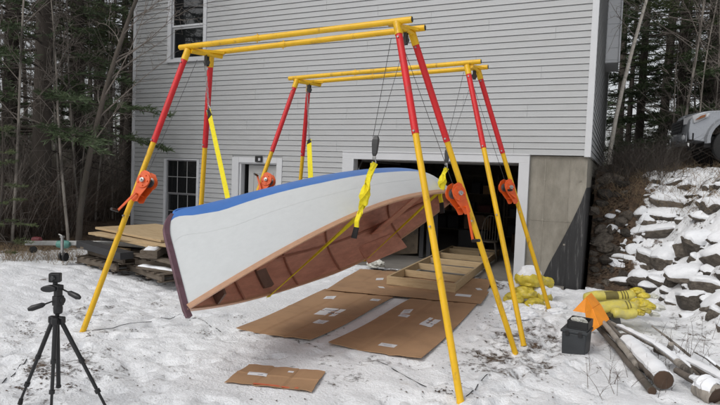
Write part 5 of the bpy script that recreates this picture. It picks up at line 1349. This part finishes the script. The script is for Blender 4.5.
def conifer(seed, H, r0, hb, Lmax, nb, bark, needle, dead=18, droop=.15, nsp=26, spl=.34, spw=.035):
    g = np.random.default_rng(seed); tr = NB(); cr = NB()
    zz = np.linspace(-.3, H, 12); bend = g.normal(size=2) * .15
    tp_ = np.stack([bend[0] * np.sin(zz / H * 2.5), bend[1] * np.sin(zz / H * 2), zz], -1)
    rad = r0 * (1 - zz.clip(0) / H) ** .8 + .012; rad[0] *= 1.3
    tr.add(*tube_np(tp_, rad, 10))
    def trunk_at(z): return np.array([np.interp(z, zz, tp_[:, 0]), np.interp(z, zz, tp_[:, 1]), z])
    for i in range(dead):
        z = g.uniform(.8, hb + .25 * (H - hb)); a = g.uniform(0, 6.28); L_ = g.uniform(.5, 1.9); d = np.array([math.cos(a), math.sin(a), g.uniform(-.35, .25)])
        u_ = np.linspace(0, 1, 4)[:, None]; P = trunk_at(z) + d * L_ * u_ + np.array([0, 0, -.25]) * L_ * u_ ** 2 * g.uniform(-.3, 1)
        tr.add(*tube_np(P, np.array([.018, .012, .008, .004]) * (1 + L_ * .2), 3))
        for q in range(5):
            f_ = g.uniform(.3, .95); b0 = P[0] + (P[-1] - P[0]) * f_; dd = d * .5 + g.normal(size=3) * .6; Pq = b0 + dd * np.linspace(0, g.uniform(.25, .7), 3)[:, None]; tr.add(*tube_np(Pq, np.array([.006, .004, .002]), 3))
    nw = max(6, int((H - hb) / .62)); whorls = np.sort(hb + (H - hb) * (np.arange(nw) + g.uniform(-.25, .25, nw)) / nw)
    for zw in whorls:
        cnt_ = g.integers(2, 6); a0 = g.uniform(0, 6.28)
        for q0 in range(cnt_):
            z = zw + g.uniform(-.08, .08); f_ = min(max((z - hb) / (H - hb), 0), 1); a = a0 + q0 * 6.28 / cnt_ + g.uniform(-.4, .4)
            L_ = Lmax * ((1 - f_) ** .7 * .92 + .08) * g.uniform(.45, 1.15)
            d = np.array([math.cos(a), math.sin(a), g.uniform(-.05, .14) + .35 * f_]); u_ = np.linspace(0, 1, 6)[:, None]
            P = trunk_at(z) + d * L_ * u_ + np.array([0, 0, -droop]) * L_ * u_ ** 1.6
            tr.add(*tube_np(P, np.linspace(.026, .004, 6) * (.5 + L_ * .25), 4))
            side = np.array([-d[1], d[0], 0])
            ns = int(nsp * (.3 + L_ / Lmax)); ft = np.sort(g.uniform(.25, 1.0, ns))
            for fb in ft:      # side twigs, each with a tuft of short needles
                b0 = np.array([np.interp(fb, u_[:, 0], P[:, c]) for c in range(3)])
                td = side * g.choice([-1, 1]) * g.uniform(.3, 1) + d * g.uniform(.4, 1) + g.normal(size=3) * .13; td /= np.linalg.norm(td)
                tl = .10 + .42 * L_ * (1.05 - fb) * g.uniform(.4, 1)
                k = 12 + int(tl * 36); tt = g.uniform(.0, 1, (k, 1)); pos = b0 + td * tl * tt
                dd = td * .8 + g.normal(size=(k, 3)) * np.array([.6, .6, .32]); dd /= np.linalg.norm(dd, axis=1)[:, None]
                cr.add(*sprays(pos, dd, spl, spw, g))
    return tr.mesh('trunk', bark), cr.mesh('crown', needle)
def bare_tree(seed, H, r0, nb, bark, lean=(0, 0), twm=None, start=.3, spread=.45):
    g = np.random.default_rng(seed); tr = NB(); tw = NB()
    zz = np.linspace(-.2, H, 12); w = zz / H
    tp_ = np.stack([lean[0] * w.clip(0) ** 1.3 + .12 * np.sin(w * 5 + seed) * H / 10, lean[1] * w.clip(0) ** 1.3 + .12 * np.cos(w * 4 + seed) * H / 10, zz], -1)
    rad = r0 * (1 - w.clip(0)) ** .8 + .006
    tr.add(*tube_np(tp_, rad, 8))
    for i in range(nb):
        f_ = start + (1 - start) * (i + g.uniform(0, 1)) / nb; z = H * f_; base = np.array([np.interp(z, zz, tp_[:, c]) for c in range(3)])
        a = g.uniform(0, 6.28); L_ = H * .28 * (1.15 - f_) * g.uniform(.5, 1.2); d = np.array([math.cos(a) * spread * 1.6, math.sin(a) * spread * 1.6, g.uniform(.3, 1)]); d /= np.linalg.norm(d)
        u_ = np.linspace(0, 1, 5)[:, None]; P = base + d * L_ * u_ + g.normal(size=3) * .12 * L_ * u_ ** 2
        tw.add(*tube_np(P, np.linspace(.4, .08, 5) * min(r0 * (1 - f_) + .008, .05), 4))
        for q in range(8):
            ff = g.uniform(.25, 1); b0 = np.array([np.interp(ff, u_[:, 0], P[:, c]) for c in range(3)]); dd = d * .7 + g.normal(size=3) * .5; l2 = L_ * .4 * g.uniform(.4, 1)
            P2 = b0 + dd * l2 * np.linspace(0, 1, 3)[:, None] + g.normal(size=3) * .06 * np.array([[0], [0], [1]]); tw.add(*tube_np(P2, np.array([.007, .005, .0025]), 3))
            for s_ in range(3):
                b1 = P2[1] + (P2[2] - P2[1]) * g.uniform(0, 1); d3 = dd * .6 + g.normal(size=3) * .5; tw.add(*tube_np(b1 + d3 * l2 * .5 * np.linspace(0, 1, 2)[:, None], np.array([.0035, .0018]), 3))
    return tr.mesh('trunk', bark), tw.mesh('branches', twm or M['twig'])
def plant(name, label, cat, group, meshes, x, y, rz, s=1.0, sink=.05):
    t = bpy.data.objects.new(name, None); COL.objects.link(t); t.location = (x, y, float(hgt(x, y)) - sink); t.rotation_euler = (0, 0, rz); t.scale = (s, s, s)
    tag(t, label, cat, group)
    for me, nm in zip(meshes, ('trunk', 'crown')):
        o = bpy.data.objects.new(nm, me); COL.objects.link(o); o.parent = t
    return t
def at_d(xp, d):      # ground point along the view line through pixel column xp at d metres
    v = ray(xp, 185); v = Vector((v.x, v.y, 0)).normalized(); return CAM.x + v.x * d, CAM.y + v.y * d
CON = [conifer(1, 17, .21, 2.4, 2.9, 0, M['barkdark'], M['needle'], 44, .18, 22, .14, .012), conifer(2, 14, .12, 1.0, 2.3, 0, M['barkdark'], M['needle'], 30, .25, 22, .13, .0115), conifer(3, 19, .20, 3.6, 3.3, 0, M['barkdark'], M['needle2'], 56, .05, 20, .16, .0115),
       conifer(4, 12, .09, .7, 1.9, 0, M['barkdark'], M['needle'], 26, .25, 16, .13, .0115), conifer(5, 20, .15, 5.0, 2.7, 0, M['barkdark'], M['needle2'], 60, .08, 15, .15, .0115), conifer(6, 5.5, .06, .3, 1.25, 0, M['barkdark'], M['needle2'], 6, .12, 14, .12, .008)]
BARE = [bare_tree(11, 12, .06, 26, M['barklight']), bare_tree(12, 9, .035, 24, M['barklight'], (.8, .3)), bare_tree(13, 14, .08, 30, M['bark'], (-.6, .4)), bare_tree(14, 7, .022, 20, M['barklight'], (.3, -.4)), bare_tree(15, 5, .014, 16, M['barklight'], (.2, .2), start=.15)]
# named trees
x, y = at_d(40, 14.5); plant('conifer_tree', 'stout dark conifer with thick trunk at far left of the woods', 'tree', None, CON[0], x, y, .4, 1.0)
x, y = at_d(124, 20); plant('conifer_tree', 'straight dark conifer rising just left of the house corner', 'tree', None, CON[2], x, y, 2.0, .9)
x, y = at_d(80, 17); plant('conifer_tree', 'tall dark conifer with bare lower trunk between the others at left', 'tree', None, CON[4], x, y, 1.0, .95)
lt_ = bare_tree(21, 9.5, .062, 26, M['bark'], (2.6, .9), start=.2)
x, y = at_d(76, 13.6); plant('leaning_tree', 'dark bare tree leaning right toward the house corner', 'tree', None, lt_, x, y, .25)
x, y = at_d(72, 13.3); plant('bare_tree', 'pale bare sapling leaning left from the foot of the leaning tree', 'tree', None, bare_tree(22, 6.5, .026, 16, M['barklight'], (-1.2, .5)), x, y, .3)
bi = bare_tree(23, 9.5, .052, 16, M['birch'], (1.35, .5), start=.35)
x, y = at_d(611, 15.5); plant('birch_tree', 'slender pale birch leaning right beside the house', 'tree', None, bi, x, y, -.05)
x, y = at_d(658, 24); plant('conifer_tree', 'tall dark conifer trunk standing behind the birch', 'tree', None, CON[4], x, y, 2.2, 1.05)
x, y = at_d(715, 18.5); plant('conifer_tree', 'dark conifer trunk at the right edge behind the truck', 'tree', None, CON[2], x, y, .9, .95)
x, y = at_d(692, 22); plant('bare_tree', 'thin pale bare tree above the truck bonnet', 'tree', None, BARE[1], x, y, 2.8, 1.1)
x, y = at_d(-6, 11.2); plant('small_conifer', 'small yellow green conifer at the left edge near the trailer', 'tree', None, CON[5], x, y, .4, .46)
for q_, (xp_, d_, k_, s_, lab_) in enumerate(((8, 17, 0, .95, 'dark boughed conifer at the left edge behind the stout one'), (98, 23, 0, 1.0, 'distant dark conifer seen above the leaning tree'), (636, 21, 1, 1.1, 'dense dark conifer close right of the birch'), (676, 20, 1, 1.05, 'dense dark conifer above the truck bonnet'), (700, 26, 0, 1.0, 'tall dark conifer high behind the truck cab'))):
    x, y = at_d(xp_, d_); plant('conifer_tree', lab_, 'tree', None, CON[k_], x, y, q_ * 1.3, s_)
rr = random.Random(77)
def ok(x, y):
    if -12.6 < x < 1.2 and 9.3 < y < 21.5: return False
    if y < 10.5 and x > -11.2: return False
    if -1.5 < x < 9 and y < 15.5: return False
    return True
placed = []
def scatter(n, meshes, name, lab, cat, grp, dmin, dmax, pxr, smin=.8, smax=1.15, gap=1.0):
    k = 0; tries = 0
    while k < n and tries < n * 40:
        tries += 1
        d = dmin + (dmax - dmin) * rr.random() ** .8; x, y = at_d(rr.uniform(*pxr), d)
        if not ok(x, y) or any((x - a) ** 2 + (y - b) ** 2 < gap * gap for a, b in placed): continue
        plant(name, lab, cat, grp, rr.choice(meshes), x, y, rr.uniform(0, 6.28), rr.uniform(smin, smax)); placed.append((x, y)); k += 1
scatter(5, CON[:5], 'conifer_tree', 'dark conifer crowded in the woods left of the house', 'tree', 'conifers in the left woods', 17, 36, (-190, 138), gap=2.5)
scatter(12, BARE[:3], 'bare_tree', 'leafless grey tree among the conifers left of the house', 'tree', 'bare trees in the left woods', 12.5, 28, (-150, 137), gap=.8)
scatter(46, BARE[3:], 'sapling', 'thin leafless sapling in the brush left of the house', 'sapling', 'saplings in the left woods', 11.3, 19, (-120, 136), gap=.45)
scatter(10, [CON[1], CON[3], CON[0], CON[1]], 'conifer_tree', 'dark conifer crowded in the woods behind the truck', 'tree', 'conifers in the right woods', 18, 38, (606, 880), gap=2.5)
scatter(9, BARE[:3], 'bare_tree', 'leafless grey tree among the conifers behind the truck', 'tree', 'bare trees in the right woods', 16, 28, (606, 840), gap=.9)
scatter(26, BARE[3:], 'sapling', 'thin leafless sapling behind the snowy bank', 'sapling', 'saplings in the right woods', 15.5, 20, (612, 830), gap=.4)
# woods across the yard, seen mirrored in the upper window
for i in range(6):
    x, y = rr.uniform(-34, -20), rr.uniform(-12, 2)
    plant('conifer_tree', 'dark conifer at the left edge of the yard beyond view', 'tree', 'conifers beside the yard', rr.choice(CON[:5]), x, y, rr.uniform(0, 6), rr.uniform(.8, 1.1))
# far woods: one dense mass beyond the single trees
def far_wood(name, lab, pxr, dmin, dmax, n, seed, H=(8, 15)):
    g = np.random.default_rng(seed); nb = NB(); cb_ = NB()
    for i in range(n):
        d = g.uniform(dmin, dmax); xp = g.uniform(*pxr); x, y = at_d(xp, d)
        if not ok(x, y): continue
        h_ = H[0] + (H[1] - H[0]) * g.random() ** 1.6; z0 = float(hgt(x, y)); zz = np.linspace(0, h_, 5)
        lean_ = g.normal(size=2) * .4
        nb.add(*tube_np(np.stack([x + lean_[0] * zz / h_, y + lean_[1] * zz / h_, z0 + zz], -1), g.uniform(.03, .09) * np.array([1, .85, .65, .4, .1]), 4))
        k = int(g.uniform(120, 260)); fz = g.uniform(.02, 1, k) ** 1.15; a = g.uniform(0, 6.28, k); r_ = g.uniform(.1, 2.4, k) * (1.05 - fz)
        P = np.stack([x + r_ * np.cos(a), y + r_ * np.sin(a), z0 + fz * h_], -1); D = np.stack([np.cos(a), np.sin(a), g.uniform(-.4, .3, k)], -1)
        cb_.add(*sprays(P, D, .6, .06, g))
    me = nb.mesh(name, M['bark']); o = bpy.data.objects.new('far_trunks', me); COL.objects.link(o); o['kind'] = 'stuff'; tag(o, 'far trunks of the dense wood ' + lab, 'woods')
    me = cb_.mesh(name, M['needle']); o = bpy.data.objects.new('far_woods', me); COL.objects.link(o); o['kind'] = 'stuff'; tag(o, 'far dark conifer foliage massed ' + lab, 'woods')
far_wood('far_woods', 'behind the left trees', (-200, 150), 36, 55, 46, 41, (2, 5))
far_wood('far_woods', 'behind the right trees', (590, 880), 38, 58, 46, 42, (2, 4.5))
# underbrush and twigs
def brush(name, lab, pts, hrange, m, seed, per=7, rad=.004, spread=.5):
    g = np.random.default_rng(seed); nb = NB()
    for (x, y) in pts:
        z0 = float(hgt(x, y))
        for q in range(per):
            h_ = g.uniform(*hrange); dd = g.normal(size=2) * spread; b0 = np.array([x + g.normal() * .12, y + g.normal() * .12, z0 - .03])
            u_ = np.linspace(0, 1, 4)[:, None]; P = b0 + np.array([dd[0] * h_, dd[1] * h_, h_]) * u_ + np.array([dd[0], dd[1], -.5]) * .35 * h_ * u_ ** 2
            nb.add(*tube_np(P, rad * np.array([1, .8, .6, .3]), 3))
            for s_ in range(3):
                f_ = g.integers(1, 3); P2 = P[f_] + (g.normal(size=3) * .5 + np.array([0, 0, .4])) * h_ * .35 * np.linspace(0, 1, 2)[:, None]; nb.add(*tube_np(P2, rad * np.array([.5, .25]), 3))
    me = nb.mesh(name, m); o = bpy.data.objects.new(name, me); COL.objects.link(o); o['kind'] = 'stuff'; tag(o, lab, 'brush'); return o
g = np.random.default_rng(5)
def area(n, dmin, dmax, pxr):
    out = []
    while len(out) < n:
        d = g.uniform(dmin, dmax); x, y = at_d(g.uniform(*pxr), d)
        if ok(x, y): out.append((x, y))
    return out
brush('underbrush', 'tangled brown brush at the edge of the left woods', area(520, 10.4, 20, (-110, 137)), (.4, 1.6), M['brush'], 61, 8, .005, .45)
brush('twig_thicket', 'grey twig thicket deeper in the left woods', area(380, 13, 26, (-110, 137)), (.9, 3.0), M['twig'], 62, 6, .006, .25)
brush('underbrush', 'tangled brown brush behind the snowy bank', area(240, 15.6, 22, (604, 830)), (.3, 1.2), M['brush'], 63, 8, .005, .45)
brush('twig_thicket', 'grey twig thicket deeper in the right woods', area(200, 16, 27, (604, 830)), (.8, 2.4), M['twig'], 64, 6, .006, .25)
# dry grass and weeds on the bank, by the truck and among the logs
wp = []
for _ in range(230):
    x, y = rr.uniform(600, 735), rr.uniform(163, 215); p = on_bank(x, y)
    if p is not None: wp.append((p.x, p.y))
for _ in range(60): wp.append((rr.uniform(.3, 4), rr.uniform(11.9, 14.2)))
brush('dry_grass', 'dry tan grass and weeds along the top of the bank', wp, (.08, .30), M['grass'], 65, 4, .003, .45)
wp = [(p.x, p.y) for p in (on_bank(rr.uniform(592, 632), rr.uniform(165, 285)) for _ in range(46)) if p is not None and p.z < 1.2]
brush('dead_brush', 'dead brown brush tangled between foundation and boulders', wp, (.08, .30), M['brush'], 66, 3, .003, .7)
wp = [(p.x, p.y) for p in (gp(rr.uniform(595, 722), rr.uniform(322, 400), .05) for _ in range(34))]
brush('dry_weeds', 'thin dry weed stems poking through snow among the logs', wp, (.10, .42), M['brush'], 67, 2, .0028, .25)
wp = [(p.x, p.y) for p in (gp(rr.uniform(0, 90), rr.uniform(248, 262), .2) for _ in range(120))]
brush('dry_weeds', 'dry weed stems along the snow edge near the trailer', wp, (.08, .3), M['grass'], 68, 4, .003, .4)
wp = [(rr.uniform(-.25, 1.0), rr.uniform(12.3, 14.6)) for _ in range(70)]
brush('dead_brush', 'dark leafless brush along the crest beside the house', wp, (.3, 1.1), M['barkdark'], 69, 6, .004, .4)
# fallen leaves and litter
def leaves(name, lab, pts, size, m, seed):
    g = np.random.default_rng(seed); P = np.array([(x, y, gz(x, y) + .006) for x, y in pts]); k = len(P)
    a = g.uniform(0, 6.28, k); tlt = g.normal(size=(k, 2)) * .12; s = size * g.uniform(.5, 1.3, k)
    cx, sx = np.cos(a), np.sin(a)
    def off(u_, v_, lift): 
        dx_, dy_ = (u_ * cx - v_ * sx) * s, (u_ * sx + v_ * cx) * s
        return P + np.stack([dx_, dy_, np.abs(dx_ * tlt[:, 0] + dy_ * tlt[:, 1]) + lift * s], -1)
    V_ = np.stack([off(-.5, .05, .05), off(-.1, -.26, .0), off(.5, -.08, .08), off(.12, .27, .03)], 1).reshape(-1, 3)
    return tag(np_obj(name, V_, np.arange(4 * k).reshape(-1, 4), m, kind='stuff'), lab, 'leaves')
lp = []
for cx, cy, r_, n_ in ((30, 335, 9, 60), (25, 325, 5, 30), (47, 380, 6, 40), (38, 372, 10, 60), (68, 350, 4, 25), (20, 392, 8, 40), (66, 375, 9, 40), (95, 372, 5, 24), (70, 393, 5, 24), (108, 333, 4, 14), (133, 331, 4, 16), (110, 350, 3, 10), (12, 346, 6, 20), (88, 337, 4, 20), (205, 331, 6, 24), (240, 315, 5, 16), (444, 392, 6, 40), (512, 345, 9, 26), (487, 312, 10, 40), (510, 316, 6, 30)):
    for _ in range(n_): p = gp(cx + rr.gauss(0, r_), cy + rr.gauss(0, r_ * .35), .08); lp.append((p.x, p.y))
for _ in range(110): p = gp(rr.uniform(400, 720), rr.uniform(315, 404), .06); lp.append((p.x, p.y))
for _ in range(130): p = gp(rr.uniform(-10, 560), rr.uniform(300, 404), .08); lp.append((p.x, p.y))
leaves('leaf_litter', 'brown dead leaves scattered over the trodden snow', lp, .028, M['leaf'], 71)
lp = [(p.x, p.y) for p in (on_bank(rr.uniform(590, 630), rr.uniform(165, 288)) for _ in range(900)) if p is not None] + area(6000, 10.2, 17, (-60, 137))
leaves('leaf_carpet', 'brown leaf carpet under the woods and beside the foundation', lp, .075, M['leaf'], 72)
